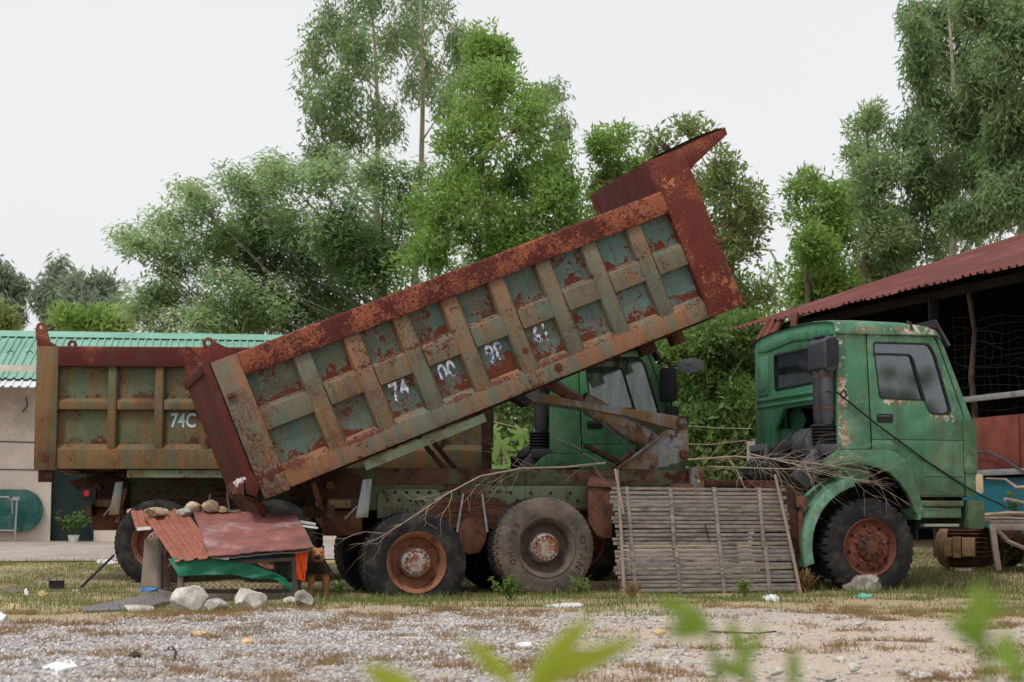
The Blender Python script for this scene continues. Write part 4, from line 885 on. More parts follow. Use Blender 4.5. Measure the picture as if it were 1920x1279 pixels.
def chassis(root, P):
    cm = P['chassis']
    for yy, n in ((.75, 0), (1.53, 1)):
        MB().prism([(yy, .95), (yy, 1.24), (yy + .09, 1.24), (yy + .09, 1.225), (yy + .015, 1.225), (yy + .015, .965), (yy + .09, .965), (yy + .09, .95)], -2.35, 5.25, YZ).build('chassis_rail', cm, root)
        MB().bx(-2.3, 1.95, yy - .005, yy + .085, 1.243, 1.425).build('sub_frame', cm, root, .006)
    for x in (-2.25, -1.2, -.2, .9, 2.1, 3.1, 4.9): MB().bx(x, x + .1, .84, 1.53, 1.0, 1.2).build('cross_member', M['rust_dark'], root)
    for pts in ([(-1.79, 1.12), (-1.72, 1.185), (-1.10, 1.185), (-1.04, 1.10), (-1.04, .86), (-1.79, .86)], [(-.54, 1.20), (-.50, 1.222), (.69, 1.236), (.69, .97), (-.40, .97), (-.54, 1.06)]):
        gp = MB().prism(pts, .725, .747, XZ).build('gusset_plate', P['gusset'], root, .004)
        x0, x1 = pts[0][0] + .07, pts[3][0] - .08
        for i in range(5):
            for zz in (1.15, 1.06):
                xx = x0 + (x1 - x0) * (i + (.35 if zz < 1.1 else 0)) / 4.5
                MB().lathe([(.02, .726), (.018, .710), (0, .708)], 6, 'y', c=(xx, 0, zz)).build('bolt', M['rust_dark'], gp)
    for s in (0, 1):
        yy = .47 if not s else 1.80
        for i in range(13):
            L = .34 + .055 * (12 - i); z = .76 + i * .027
            pts = [(-.74 + t * L, yy + .05, z - .10 * (t * L) ** 2 * 1.0) for t in (-1, -.66, -.33, 0, .33, .66, 1)]
            v, f = [], []
            for p in pts:
                for dy, dz in ((-.05, -.011), (.05, -.011), (.05, .011), (-.05, .011)): v.append((p[0], p[1] + dy, p[2] + dz))
            for a in range(6):
                for b in range(4): f.append((a * 4 + b, a * 4 + (b + 1) % 4, a * 4 + 4 + (b + 1) % 4, a * 4 + 4 + b))
            f += [(0, 1, 2, 3), (27, 26, 25, 24)]
            MB().add(v, f).build('spring_leaf', P['spring'], root)
        MB().prism([(-.95, .86), (-.55, .86), (-.58, .60), (-.66, .46), (-.80, .44), (-.90, .52)], yy - .02, yy + .14, XZ).build('trunnion', M['rusted'], root, .03)
        for dx in (-.11, .11):
            MB().tube([(-.75 + dx * 1.6, yy - .03, .70), (-.75 + dx, yy - .03, 1.13), (-.75 + dx, yy + .13, 1.13), (-.75 + dx * 1.6, yy + .13, .70)], .016, 8).build('u_bolt', M['steel'], root)
        MB().box((-.74, yy + .05, 1.15), (.3, .12, .07)).build('spring_pad', M['rusted'], root, .02)
    for x, z in ((-1.48, P['zr']), (0, P['zm']), (3.95, P['zf'])):
        MB().lathe([(.10, .3), (.11, .9), (.2, 1.05), (.23, 1.17), (.2, 1.29), (.11, 1.45), (.10, 2.05)] if x < 3 else [(.06, .25), (.06, 2.15)], 16, 'y', c=(x, 0, z)).build('axle', M['rust_dark'], root)
    MB().tube([(-1.3, 1.17, .55), (0, 1.17, .6), (1.4, 1.17, .85), (3.0, 1.17, .95)], .06, 10).build('drive_shaft', M['rust_dark'], root)
    # guard panel ahead of the rear wheels
    MB().prism([(.53, 1.23), (.86, 1.19), (.80, .62), (.63, .66), (.53, .80)], .12, .17, XZ).bx(.80, .815, .14, .70, .62, 1.19).build('guard_panel', M['rusted'], root, .008)
    MB().add([(.50, .1, 1.225), (.86, .1, 1.20), (1.06, .55, 1.29), (.70, .6, 1.37)], [(0, 1, 2, 3)]).add([(.50, .1, 1.215), (.86, .1, 1.19), (1.06, .55, 1.28), (.70, .6, 1.36)], [(0, 1, 2, 3)]).build('guard_top', M['rusted'], root)
    # rear end: hinge brackets, plates
    MB().prism([(-2.75, 1.30), (-2.25, 1.42), (-1.95, 1.30), (-1.95, .98), (-2.35, .98)], .68, .74, XZ).build('hinge_bracket', M['rust_dark'], root, .01)
    MB().lathe([(.05, .60), (.05, .66), (0, .66)], 14, 'y', c=(-2.35, 0, 1.22)).lathe([(0, .60), (.05, .60)], 14, 'y', c=(-2.35, 0, 1.22)).build('hinge_pin', M['rusted'], root)
    MB().bx(-2.40, -2.06, .50, .74, .96, 1.08).build('lamp_box', M['rusted'], root, .01)
    MB().bx(-2.38, -2.14, .492, .50, .975, 1.06).build('lamp_plate', M['hoist'], root)
    MB().bx(-2.42, -1.98, .60, .75, .66, .95).build('rear_plate', M['rusted'], root, .02)
    MB().prism([(-2.055, 1.28), (-1.955, 1.29), (-1.995, .865), (-2.13, .86)], .16, .20, XZ).build('mudguard_strip', M['hoist'], root, .004)
    MB().bar((-2.10, .25, .99), (-2.22, .35, .85), .012, .02).build('strip_stay', M['steel'], root)
    MB().bx(-2.44, -2.36, .2, 2.15, .86, 1.0).build('rear_beam', M['rust_dark'], root)
    # tanks and boxes between the axles
    MB().lathe([(0, 1.25), (.24, 1.25), (.26, 1.28), (.26, 2.35), (.24, 2.38), (0, 2.38)], 24, 'x', c=(0, 1.86, .80)).build('air_tank', M['chassis'], root)
    MB().bx(1.15, 2.5, .18, .66, .55, 1.0).build('fuel_tank', M['rust_dark'], root, .05)
    MB().bx(2.93, 3.12, .12, .60, .45, 1.17).build('battery_box', M['rust_dark'], root, .012)
    MB().bx(2.60, 2.93, .20, .6, .70, 1.12).build('tool_box', M['rusted'], root, .012)
    MB().bx(3.05, 3.18, .06, .12, .98, 1.12).build('side_marker', M['rusted'], root, .01)
    MB().bx(3.08, 3.14, .09, .13, .40, .97).build('mudguard_stay', M['rusted'], root, .006)
    MB().prism(rrect(1.97, 2.13, .95, 1.46, .02), .66, .82, XZ).build('post', M['hoist'], root, .01)
    MB().lathe([(.02, .655), (.018, .64), (0, .64)], 8, 'y', c=(2.05, 0, 1.29)).build('post_bolt', M['lamp_cream'], root)
    MB().bx(1.66, 1.95, .52, .60, 1.10, 1.26).bx(1.66, 1.95, .60, .72, 1.10, 1.115).bx(1.66, 1.95, .60, .72, 1.245, 1.26).build('channel_box', M['rusted'], root, .004)
    MB().prism([(1.78, 1.37), (1.86, 1.37), (1.82, 1.28)], .55, .56, XZ).build('wedge', M['tail_red'], root)
    MB().bx(2.14, 3.10, .70, .80, 1.235, 1.31).build('channel', M['rusted'], root, .006)
    MB().bx(2.62, 2.70, .60, .66, 1.05, 1.24).build('bracket', M['rail'], root, .004)
    MB().bx(2.75, 3.25, .30, .7, 1.10, 1.25).build('rusty_case', M['rusted'], root, .03)
    MB().tube([(1.10, .35, 1.16), (1.3, .32, 1.20), (1.5, .35, 1.14), (1.56, .4, .98)], .03, 8).build('air_line', M['black'], root)
    MB().lathe([(0, .95), (.07, .95), (.08, .98), (.08, 1.06), (0, 1.08)], 14, 'z', c=(1.42, .42, 0)).build('valve', M['rusted'], root)
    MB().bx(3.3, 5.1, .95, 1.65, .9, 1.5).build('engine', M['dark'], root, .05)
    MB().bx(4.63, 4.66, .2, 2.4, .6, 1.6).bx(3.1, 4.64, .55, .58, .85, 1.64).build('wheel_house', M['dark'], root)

def hoist(root, tilt):
    h = M['hoist']
    ya = .95
    MB().tube([(.70, ya, 2.255), (.84, ya, 2.165)], .115, 18).tube([(.80, ya, 2.19), (1.62, ya, 1.72)], .125, 20).build('hoist_cylinder', h, root)
    MB().tube([(.10, ya, 2.60), (.74, ya, 2.235)], .05, 14).build('piston_rod', M['steel'], root)
    MB().prism([(-.06, 2.60), (.34, 2.45), (.70, 2.25), (.60, 2.17), (.22, 2.38), (-.06, 2.45)], ya - .16, ya - .12, XZ).build('rod_guard', M['rusted'], root, .006)
    for yy in (ya - .18, ya + .18):
        MB().prism([(-.30, 2.30), (-.04, 2.35), (.70, 2.215), (1.32, 2.14), (1.82, 2.075), (1.95, 2.075), (1.97, 1.92), (1.80, 1.91), (1.20, 2.06), (.68, 2.145), (-.04, 2.23), (-.30, 2.24)], yy, yy + .035, XZ).build('lift_arm', h, root, .006)
        MB().prism([(1.10, 1.43), (1.70, 1.905), (1.965, 1.91), (1.97, 1.56), (1.72, 1.47), (1.45, 1.43)], yy - .02, yy + .02, XZ).build('hoist_triangle', h, root, .006)
        MB().bar((1.05, yy - .06, 1.435), (1.69, yy - .06, 1.90), .10, .02, (-.6, 0, .8)).build('triangle_flange', h, root, .004)
        MB().lathe([(.055, yy - .03), (.055, yy - .07), (.04, yy - .085), (.018, yy - .085), (.018, yy - .07), (0, yy - .07)], 16, 'y', c=(1.90, 0, 1.615)).build('pivot_pin', M['rusted'], root)
    MB().lathe([(.07, ya - .22), (.07, ya + .26)], 16, 'y', c=(1.90, 0, 2.0)).build('pivot_tube', h, root)
    MB().bar((.92, ya - .12, 1.975), (1.32, ya - .12, 1.62), .03, .03).build('thin_strut', M['plastic'], root)
    MB().bar((.78, ya + .12, 1.72), (1.40, ya + .12, 1.42), .1, .05).build('lower_strut', M['rust_dark'], root)
    for dx in (0, .13): MB().bar((-1.30 + dx, .80, 1.78), (-.98 + dx, .80, 1.40), .05, .05).build('body_prop', M['rust_dark'], root, .006)
    MB().prism([(-.40, 2.32), (-.30, 2.36), (-.02, 2.2), (-.08, 2.14)], .5, .8, XZ).build('stop_pad', M['black'], root)

def truck(name, loc, yaw, kind):
    root = empty(name, loc, yaw)
    A = kind == 'A'
    zr, zm, zf = (.37, .53, .515) if A else (.50, .50, .50)
    P = dict(paint=M['green'] if A else M['green2'], paint2=M['green_moss'], rear=M['green_rear'] if A else M['green2'], glass=M['glass'] if A else M['glass2'], fender=M['fender'], chip=M['green_moss'],
             chassis=M['chassis'], gusset=M['gusset'] if A else M['chassis'], spring=M['rusted'], zr=zr, zm=zm, zf=zf)
    chassis(root, P)
    wheel(root, -1.475, 0.0, zr, False, 0, M['rim_orange'], M['hub'])
    wheel(root, 0.0, 0.0, zm, False, 0, M['rim_orange'] if not A else M['tyre_dusty'], M['hub'], M['tyre_dusty'] if A else None, text=A)
    wheel(root, 3.955, 0.02, zf, True, 0, M['rim_red'], M['rusted'])
    for x, z, f in ((-1.475, zr + (.1 if A else 0), 0), (0, zm, 0), (3.955, zf, 1)): wheel(root, x, 2.36, z, f, 1, M['rust_dark'], M['rusted'], detail=False)
    cab(root, P)
    if A:
        tilt = R(22.3)
        mats = dict(rail=M['rail'], low=M['rail_low'], rib=M['rib'], panel=M['panel'], post0=M['rail_low'], post1=M['post_red'], under=M['rust_dark'], head=M['tail_red'])
        rb = [(.85 + .5895 * i, 1.075 + .588 * i) for i in range(8)]
        prm = dict(z0=.085, z1=1.65, rail=.265, m0=.75, m1=1.03, bot=.285, post=.30, ribs=rb, fp=(5.55, 2.035))
        org = (-3.131, 0, .992)
        body = load_body(root, 6.0, mats, prm, tilt, org, None)
        ct, st = math.cos(tilt), math.sin(tilt)
        # cab guard, inner brace, hooks
        for ya in (-.005, BW - .03): MB().prism([(6.0, 2.045), (6.6, 2.085), (6.595, 2.0), (6.01, 1.78)], ya, ya + .033, XZ).build('cab_guard_side', M['post_red'], body, .006)
        v, f = [], []
        for i, (u, vv) in enumerate(((5.60, 2.05), (5.75, 2.062), (6.0, 2.085), (6.3, 2.105), (6.61, 2.098))):
            for yy in (-.01, .6, 1.2, 1.8, BW): v.append((u, yy, vv + .006 * math.sin(yy * 4 + i)))
        for i in range(4):
            for j in range(4): f.append((i * 5 + j, i * 5 + j + 1, i * 5 + j + 6, i * 5 + j + 5))
        MB().add(v, f).add([(a, b, c - .012) for a, b, c in v], [q[::-1] for q in f]).build('cab_guard_top', M['post_red'], body)
        MB().bx(5.80, 5.84, .02, .05, 2.08, 2.16).bx(5.84, 5.87, .02, .05, 2.08, 2.13).build('lifting_lug', M['rust_dark'], body, .006)
        for dv in (0, .17): MB().tube([(5.97, -.02, 1.02 - dv), (6.0, -.05, 1.02 - dv), (6.12, -.06, 1.03 - dv)], .011, 6).build('hook', M['rusted'], body)
        MB().tube([(6.12, -.06, 1.03), (6.16, -.05, .95), (6.12, -.06, .86)], .009, 6).build('hook', M['rusted'], body)
        MB().tube([(5.60, 1.6, 2.04), (5.5, 1.65, 2.12), (5.35, 1.7, 2.10)], .012, 5).build('bent_wire', M['rusted'], body)
        MB().bx(1.16, 2.63, .06, .10, -.06, .04).build('side_strip', M['gusset'], body, .004)
        MB().bx(4.80, 5.0, .55, .70, -.07, .075).build('stop_block', M['rust_dark'], body, .01)
        MB().bx(5.30, 5.45, .75, .95, -.1, .075).build('stop_block', M['rusted'], body, .01)
        MB().prism(rounded([(.05, .15), (.25, .15), (.25, .40), (.05, .40)], .03), -.034, -.025, XZ).build('patch_plate', M['rail_low'], body, .003)
        MB().lathe([(.045, -.034), (.04, -.046), (0, -.046)], 14, 'y', c=(.15, 0, .28)).build('pivot_boss', M['tail_red'], body)
        MB().lathe([(.05, 0.0), (.045, -.014), (0, -.014)], 14, 'y', c=(3.62, 0, .20)).build('pivot_boss', M['tail_red'], body)
        MB().lathe([(.035, 0.0), (.03, -.012), (0, -.012)], 14, 'y', c=(3.33, 0, .52)).build('pivot_boss', M['tail_red'], body)
        MB().bx(.03, .13, -.055, -.025, 1.22, 1.27).build('latch', M['rusted'], body, .004)
        # tailgate with its hinge ears
        tg = MB().prism([(-.10, .30), (-.10, 1.66), (-.05, 1.70), (-.02, 1.70), (-.02, .26)], -.01, BW - .02, XZ).build('tailgate', M['tail_red'], root, .006, loc=org, rot=(0, -tilt, 0))
        for yy, up in ((.0, 1.86), (BW - .06, 1.98)):
            MB().plate([(-.08, 1.64), (-.0, up)] + ring((.06, up), .062, 10, 180, 0) + [(.30, 1.66)], [ring((.06, up), .026, 12)], yy, yy + .03, XZ).build('hinge_ear', M['post_red'], tg, .003)
        MB().bx(-.13, -.10, .0, BW - .03, 1.56, 1.66).build('tailgate_rail', M['tail_red'], tg, .006)
        # torn lower edge of the tailgate
        v, f = [], []
        rr = random.Random(4)
        for i in range(13):
            yy = -.02 + (BW - .3) * i / 12
            for k, (u, w) in enumerate(((-.10, .34), (-.16, .22), (-.09, .10), (-.02, -.02 - .16 * rr.random()))):
                v.append((u + rr.uniform(-.04, .04), yy, w + rr.uniform(-.03, .03)))
        for i in range(12):
            for k in range(3): f.append((i * 4 + k, i * 4 + k + 1, i * 4 + k + 5, i * 4 + k + 4))
        MB().add(v, f).add([(a + .012, b, c) for a, b, c in v], [q[::-1] for q in f]).build('torn_edge', M['rusted'], tg, flat=True, fix=False)
        MB().prism([(-.13, .33), (-.02, .40), (.02, .24), (-.07, .12), (-.16, .2)], -.02, 1.5, XZ).build('torn_flap', M['tail_red'], tg, .01)
        for i in range(9):
            c = (-.13 + rr.uniform(-.04, .05), rr.uniform(-.05, .7), .30 + rr.uniform(-.05, .06)); MB().box(c, (.05 * rr.uniform(.5, 1.4), .06, .03), (rr.random(), rr.random(), rr.random())).build('rubble_bit', M['white_paint'], tg)
        MB().bar((.62, .45, .02), (.60, .45, -.25), .06, .012, (0, 1, 0)).bar((.60, .45, -.23), (.72, .45, -.55), .05, .012, (0, 1, 0)).build('broken_bracket', M['rusted'], body)
        for i, s in ((2, '74'), (3, '00'), (4, '98'), (5, '61')):
            cx = (rb[i - 1][1] + rb[i][0]) / 2 - .01
            m = Matrix.Translation((cx, .0855, .525)) @ Matrix.Rotation(R(90), 4, 'X') @ Matrix.Diagonal((.86, 1.18, 1, 1))
            text_mesh('painted_number', s, .25, M['digits'], body, m, .001)
        hoist(root, tilt)
        # the strap tied from the air intake across the door to the front corner
        MB().tube([(3.40, -.04, 2.335), (3.52, -.05, 2.33), (3.60, -.01, 2.29), (4.05, .0, 1.96), (4.7, .015, 1.53), (5.2, .02, 1.235), (5.43, .0, 1.11), (5.62, -.02, 1.03), (5.72, 0, .98)], .011, 6).build('strap', M['black'], root)
        MB().tube([(3.58, -.02, 2.31), (3.62, -.04, 2.36), (3.66, -.03, 2.29), (3.60, -.05, 2.26)], .014, 6).build('strap_knot', M['black'], root)
        tag(root, 'green-cabbed tipper truck with its long rusty ribbed load body raised on the hoist', 'truck')
    else:
        mats = dict(rail=M['rail_dark'], low=M['rib_old'], rib=M['rib_old'], panel=M['panel_old'], post0=M['rib_old'], post1=M['rib_old'], under=M['rust_dark'], head=M['tail_red'])
        rb = [(.90 + .60 * i, 1.04 + .60 * i) for i in range(8)]
        prm = dict(z0=0.0, z1=1.58, rail=.26, m0=.765, m1=.92, bot=.25, post=.275, ribs=rb, fp=None)
        org = (-3.06, 0, 1.45)
        body = load_body(root, 5.87, mats, prm, 0, org, None)
        for ya in (-.02, BW - .14): MB().bx(5.74, 5.872, ya, ya + .16, -.05, 1.62).build('front_post', M['rust_dark'], body, .01)
        MB().bx(1.17, 5.6, .04, .09, -.11, -.012).build('side_strip', M['gusset'], body, .004)
        MB().lathe([(.05, -.02), (.045, -.032), (0, -.032)], 14, 'y', c=(.13, 0, .13)).build('pivot_boss', M['tail_red'], body)
        MB().lathe([(.06, .0), (.05, -.014), (0, -.014)], 14, 'y', c=(2.22, 0, .36)).build('pivot_boss', M['tail_red'], body)
        MB().bx(.04, .22, .05, .12, -.17, -.02).build('tail_foot', M['rusted'], body, .01)
        tg = MB().bx(-.035, .03, .14, BW - .14, .02, 1.575).build('tailgate', M['tail_red'], root, .008, loc=org)
        for yy in (-.02, BW - .03):
            MB().plate([(-.0, 1.56), (-.03, 1.78)] + ring((.045, 1.82), .066, 10, 190, 0) + [(.16, 1.64), (.28, 1.57)], [ring((.045, 1.825), .026, 12)], yy, yy + .04, XZ).build('hinge_ear', M['post_red'], tg, .003)
        m = Matrix.Translation((1.87, .0855, .545)) @ Matrix.Rotation(R(90), 4, 'X') @ Matrix.Diagonal((.80, 1.05, 1, 1))
        text_mesh('painted_number', '74C', .245, M['digits_old'], body, m, .001)
        lp = MB().bar((-2.42, .25, 1.40), (-2.44, .25, 1.22), .03, .02).box((-2.40, .25, 1.13), (.20, .12, .16)).build('tail_lamp', M['black'], root, .02)
        MB().lathe([(.045, 0), (.04, -.015), (0, -.015)], 14, 'y', c=(-2.42, .19, 1.14)).build('red_lens', M['red_lamp'], lp)
        MB().bar((-1.93, .2, 1.20), (-2.03, .2, .76), .05, .03, (0, 1, 0)).build('rear_stay', M['rusted'], root)
        # mirrors on the near side
        MB().prism(rounded([(5.02, 2.34), (5.22, 2.34), (5.22, 2.78), (5.02, 2.78)], .03), -.22, -.06, XZ).build('mirror', M['black'], root, .03)
        MB().prism(rounded([(5.08, 2.08), (5.25, 2.08), (5.25, 2.28), (5.08, 2.28)], .05), -.22, -.10, XZ).build('mirror', M['black'], root, .03)
        MB().tube([(5.02, .05, 2.86), (5.08, -.14, 2.92), (5.14, -.14, 2.85), (5.16, -.14, 2.2), (5.12, .04, 2.12)], .014, 8).build('mirror_arm', M['black'], root)
        MB().tube([(5.0, .1, 2.95), (5.2, -.02, 2.81), (5.42, -.1, 2.83)], .014, 8).build('mirror_arm', M['rust_dark'], root)
        d = MB().lathe([(0, -.012), (.16, -.006), (.172, 0), (.16, .01), (0, .02)], 28, 'y').build('round_mirror', M['plastic'], root, loc=(5.43, -.1, 2.82), rot=(R(-50), 0, R(-10)))
        tag(root, 'green-cabbed tipper truck parked behind, its stained load body lowered and marked 74C', 'truck')
    return root

TA = truck('tipper_truck', (.388, 20.4, 0), R(14.5), 'A')
TB = truck('tipper_truck', (-3.07, 23.5, .04), R(4), 'B')
def on_truck(x, y, z):
    p = R(14.5); return Vector((.388 + x * math.cos(p) - y * math.sin(p), 20.4 + x * math.sin(p) + y * math.cos(p), z))
# ------------------------------------------------------------------ house on the left
HY, HYAW = 35.2, R(9)
H0 = at(0, 1018, HY); hd = Vector((math.cos(HYAW), math.sin(HYAW), 0)); hn = Vector((-math.sin(HYAW), math.cos(HYAW), 0)); hz = zt(0, HY) - .02
house = empty('tin_roofed_house', (H0.x, H0.y, hz), HYAW); tag(house, 'low cream house with green corrugated tin roof behind the lowered tipper body', 'house')
def hloc(px, py): q = onpl(px, py, H0, hd) - H0; return q.dot(hd), onpl(px, py, H0, hd).z - hz
M['cream'] = mat_plain('cream_render', lin(208, 194, 182), .9, .1, 1.5, dirt=lin(146, 130, 118), dirt_amt=.55)
M['tin_green'] = mat_plain('green_tin', lin(122, 166, 148), .55, .1, 1.2, dirt=lin(98, 132, 118), dirt_amt=.6)
M['tin_white'] = mat_plain('pale_tin', lin(206, 208, 212), .5, .08, 1.2, dirt=lin(150, 148, 148), dirt_amt=.4)
M['tin_red'] = mat_plain('red_tin', lin(104, 57, 50), .65, .22, 2.2, dirt=lin(150, 104, 96), dirt_amt=.45)
M['concrete'] = mat_plain('concrete', lin(160, 150, 144), .9, .12, 1.6, dirt=lin(128, 118, 110), dirt_amt=.5)
xd0, xd1 = hloc(96, 900)[0], hloc(178, 900)[0]; HW = hloc(0, 742)[1]
MB().plate([(-9, 0), (-9, HW + .6), (9.0, HW + .6), (9.0, 0)], [[(xd0, 0.001), (xd0, 2.35), (xd1, 2.35), (xd1, .001)]], 0, .2, XZ).build('wall', M['cream'], house)
MB().bx(8.8, 9.0, .2, 5, 0, HW + .4).bx(-9, -8.8, .2, 5, 0, HW + .4).bx(-9, 9, 5, 5.2, 0, HW + .4).bx(-9, 9, .2, 5, .0, .02).build('outer_shell', M['cream'], house)
MB().bx(xd0 + .02, xd1 - .02, .14, .18, .02, 2.33).build('door', mat_plain('dark_green_door', lin(24, 44, 40), .6, .2, 3), house)
def corr(L, W, pitch, hgt, n_len=2):                            # corrugated sheet: W across the ribs (x), L along them (y)
    xs = []; x = 0.0
    while x < W - 1e-6:
        for fx, z in ((0, 0), (.30, 0), (.42, hgt), (.62, hgt), (.74, 0)): 
            if x + fx * pitch <= W: xs.append((x + fx * pitch, z))
        x += pitch
    xs.append((W, 0)); return xs
def tin_sheet(name, mat, parent, W, L, origin, ex, ey, pitch=.2, hgt=.03, th=.004, ragged=0.0):
    xs = corr(L, W, pitch, hgt); ex, ey = Vector(ex).normalized(), Vector(ey).normalized(); ez = ex.cross(ey); o = Vector(origin)
    v, f = [], []; k = len(xs); NL = 5
    for s in (0, 1):
        for j in range(NL):
            t = j / (NL - 1)
            for x, z in xs: v.append(o + ex * x + ey * (L * t + (ragged * (random.random() - .5) if j == 0 else 0) * (1 - s)) + ez * (z - s * th))
    for s in (0, 1):
        for j in range(NL - 1):
            for i in range(k - 1):
                q = (s * NL * k + j * k + i, s * NL * k + j * k + i + 1, s * NL * k + (j + 1) * k + i + 1, s * NL * k + (j + 1) * k + i); f.append(q if s == 0 else q[::-1])
    return MB().add(v, f).build(name, mat, parent, fix=False, ang=20)
# roof: green sheets above a lower course of pale ones
ridge_z, ridge_y = 4.42, 3.4; ez0, ey0 = hloc(0, 716)[1] + .02, -.55
sl = Vector((0, ridge_y - ey0, ridge_z - ez0)); SL = sl.length
for i in range(18):
    tin_sheet('roof_sheet', M['tin_green'], house, 1.0, SL, (-9 + i * 1.0, ey0, ez0), (1, 0, 0), sl, .155, .03)
for i in range(18):
    tin_sheet('eave_sheet', M['tin_white'], house, 1.0, 1.15, (-9 + i * 1.0, ey0 - .42, ez0 - .19), (1, 0, 0), (0, .42, .14), .155, .03)
MB().prism([(ridge_y - .35, ridge_z - .07), (ridge_y, ridge_z + .09), (ridge_y + .35, ridge_z - .07), (ridge_y, ridge_z + .05)], -9, 9, YZ).build('ridge_cap', M['tin_green'], house)
MB().add([(-9, ridge_y, ridge_z), (9, ridge_y, ridge_z), (9, 6, 3.2), (-9, 6, 3.2)], [(0, 1, 2, 3)]).build('rear_slope', M['tin_green'], house)
for i in range(22):
    t = random.choice((.18, .2, .52, .55)); x = -3 + i * .37 + random.uniform(-.1, .1)
    MB().tube([(x - .07, ey0 + sl.y * t, ez0 + sl.z * t + .045), (x, ey0 + sl.y * t - .02, ez0 + sl.z * t + .085), (x + .07, ey0 + sl.y * t, ez0 + sl.z * t + .045)], .012, 5).build('roof_clip', M['plastic'], house)
MB().tube([(-1.0, -.01, 2.02), (.8, -.02, 1.98), (1.3, -.02, 2.0)], .01, 5).build('wall_cable', M['plastic'], house)
MB().tube([(-1.0, -.01, 1.47), (.8, -.02, 1.45), (1.3, -.02, 1.45)], .008, 5).build('wall_cable', M['black'], house)
MB().tube([(.42, -.05, HW - .02), (.45, -.05, HW - .2), (.36, -.05, HW - .32)], .012, 5).build('hanging_wire', M['black'], house)
# concrete apron in front of it
v = []
for t in (-1, 0, 1):
    pass
ap = MB()
n1 = 30
vs, fs = [], []
for i in range(n1 + 1):
    for j in range(9):
        u = -9 + 17 * i / n1; w = -6.9 * (1 - j / 8); p = H0 + hd * u + hn * w
        vs.append((p.x, p.y, float(ztn(np.float64(p.x), np.float64(p.y))) + .02 + .03 * j / 8))
for i in range(n1):
    for j in range(8): fs.append((i * 9 + j, i * 9 + j + 1, i * 9 + j + 10, i * 9 + j + 9))
o = MB().add(vs, fs).build('concrete_apron', M['concrete'], fix=False); o['kind'] = 'structure'
# oval folding table leaning on the wall
tx = hloc(45, 955)[0]; tb = empty('folding_table', H0 + hd * (tx - .35) + hn * -.22 + Vector((0, 0, hz - H0.z)), HYAW); tag(tb, 'dark green oval folding table leaning upright against the cream wall', 'table')
oval = [(-1.0, .26), (-1.0, 1.08)] + [(.32 + .41 * math.cos(R(a)), .67 + .41 * math.sin(R(a))) for a in range(90, -91, -10)]
tt = MB().prism(oval, 0, .03, XZ).build('table_top', mat_plain('table_green', lin(14, 72, 66), .5, .15, 4, dirt=lin(120, 140, 130), dirt_amt=.3), tb, .008); tt.rotation_euler = (R(-6), 0, 0)
MB().tube([(-1.0, -.05, .92), (.08, -.05, .92), (.15, -.05, .86), (.17, -.05, .60)], .016, 8).tube([(-1.0, -.05, .30), (.22, -.05, .28)], .016, 8).build('table_frame', M['steel'], tb)
MB().tube([(.25, -.06, .93), (.23, -.06, .25), (.27, -.09, .02)], .02, 8).build('table_leg', M['steel'], tb)
MB().bx(.16, .30, -.075, -.055, .86, .93).build('leg_hinge', M['steel'], tb)
# white potted plant by the doorway
pp = H0 + hd * (xd1 - .35) + hn * -.4; pz = zt(pp.x, pp.y) + .03
def leafy(name, label, loc, h, w, nst, mat, n, ln, wd, cat='plant', pot=None, group=None):
    root = empty(name, loc); tag(root, label, cat, group); z0 = 0.0; st = MB(); P, D = [], []
    if pot: MB().lathe([(0, 0), (pot * .7, 0), (pot, pot * 1.3), (pot * 1.05, pot * 1.3), (pot * 1.05, pot * 1.38), (pot * .9, pot * 1.38), (pot * .85, pot * 1.2), (0, pot * 1.2)], 20, 'z').build('pot', M['white_paint'], root); z0 = pot * 1.2
    for i in range(nst):
        a = random.uniform(0, 6.28); r = random.random() * w / 2; tip = Vector((math.cos(a) * r, math.sin(a) * r, z0 + h * random.uniform(.6, 1.0))); m = tip * .5 + Vector((0, 0, z0 * .5 + .04 * h))
        m.z = (tip.z + z0) / 2; st.tube([(0, 0, z0 - .02), m, tip], [.006, .005, .003], 4, False)
        for k in range(n):
            t = random.uniform(.35, 1.0); q = (m.lerp(tip, (t - .5) * 2) if t > .5 else Vector((0, 0, z0)).lerp(m, t * 2)); P.append(q); D.append((random.gauss(0, 1), random.gauss(0, 1), random.gauss(.2, .5)))
    st.build('stem', mat, root, fix=False); P, D = np.array(P), np.array(D); q = len(P)
    v, f = leaf_quads(P, D, np.tile([0, 0, 1.0], (q, 1)) + rand_dirs(q) * .3, ln * (.7 + .6 * rng.random(q)), wd * (.7 + .6 * rng.random(q))); raw_mesh('leaves', v, f, mat, root); return root
leafy('potted_plant', 'small green plant in a white pot by the dark doorway', (pp.x, pp.y, pz), .45, .75, 14, M['leaf_bush'], 10, .13, .06, pot=.11)
q = gr(238, 1082); leafy('sapling', 'thin upright weed left of the rear wheel of the parked truck', q, 1.0, .35, 3, M['leaf_bush'], 12, .2, .04)

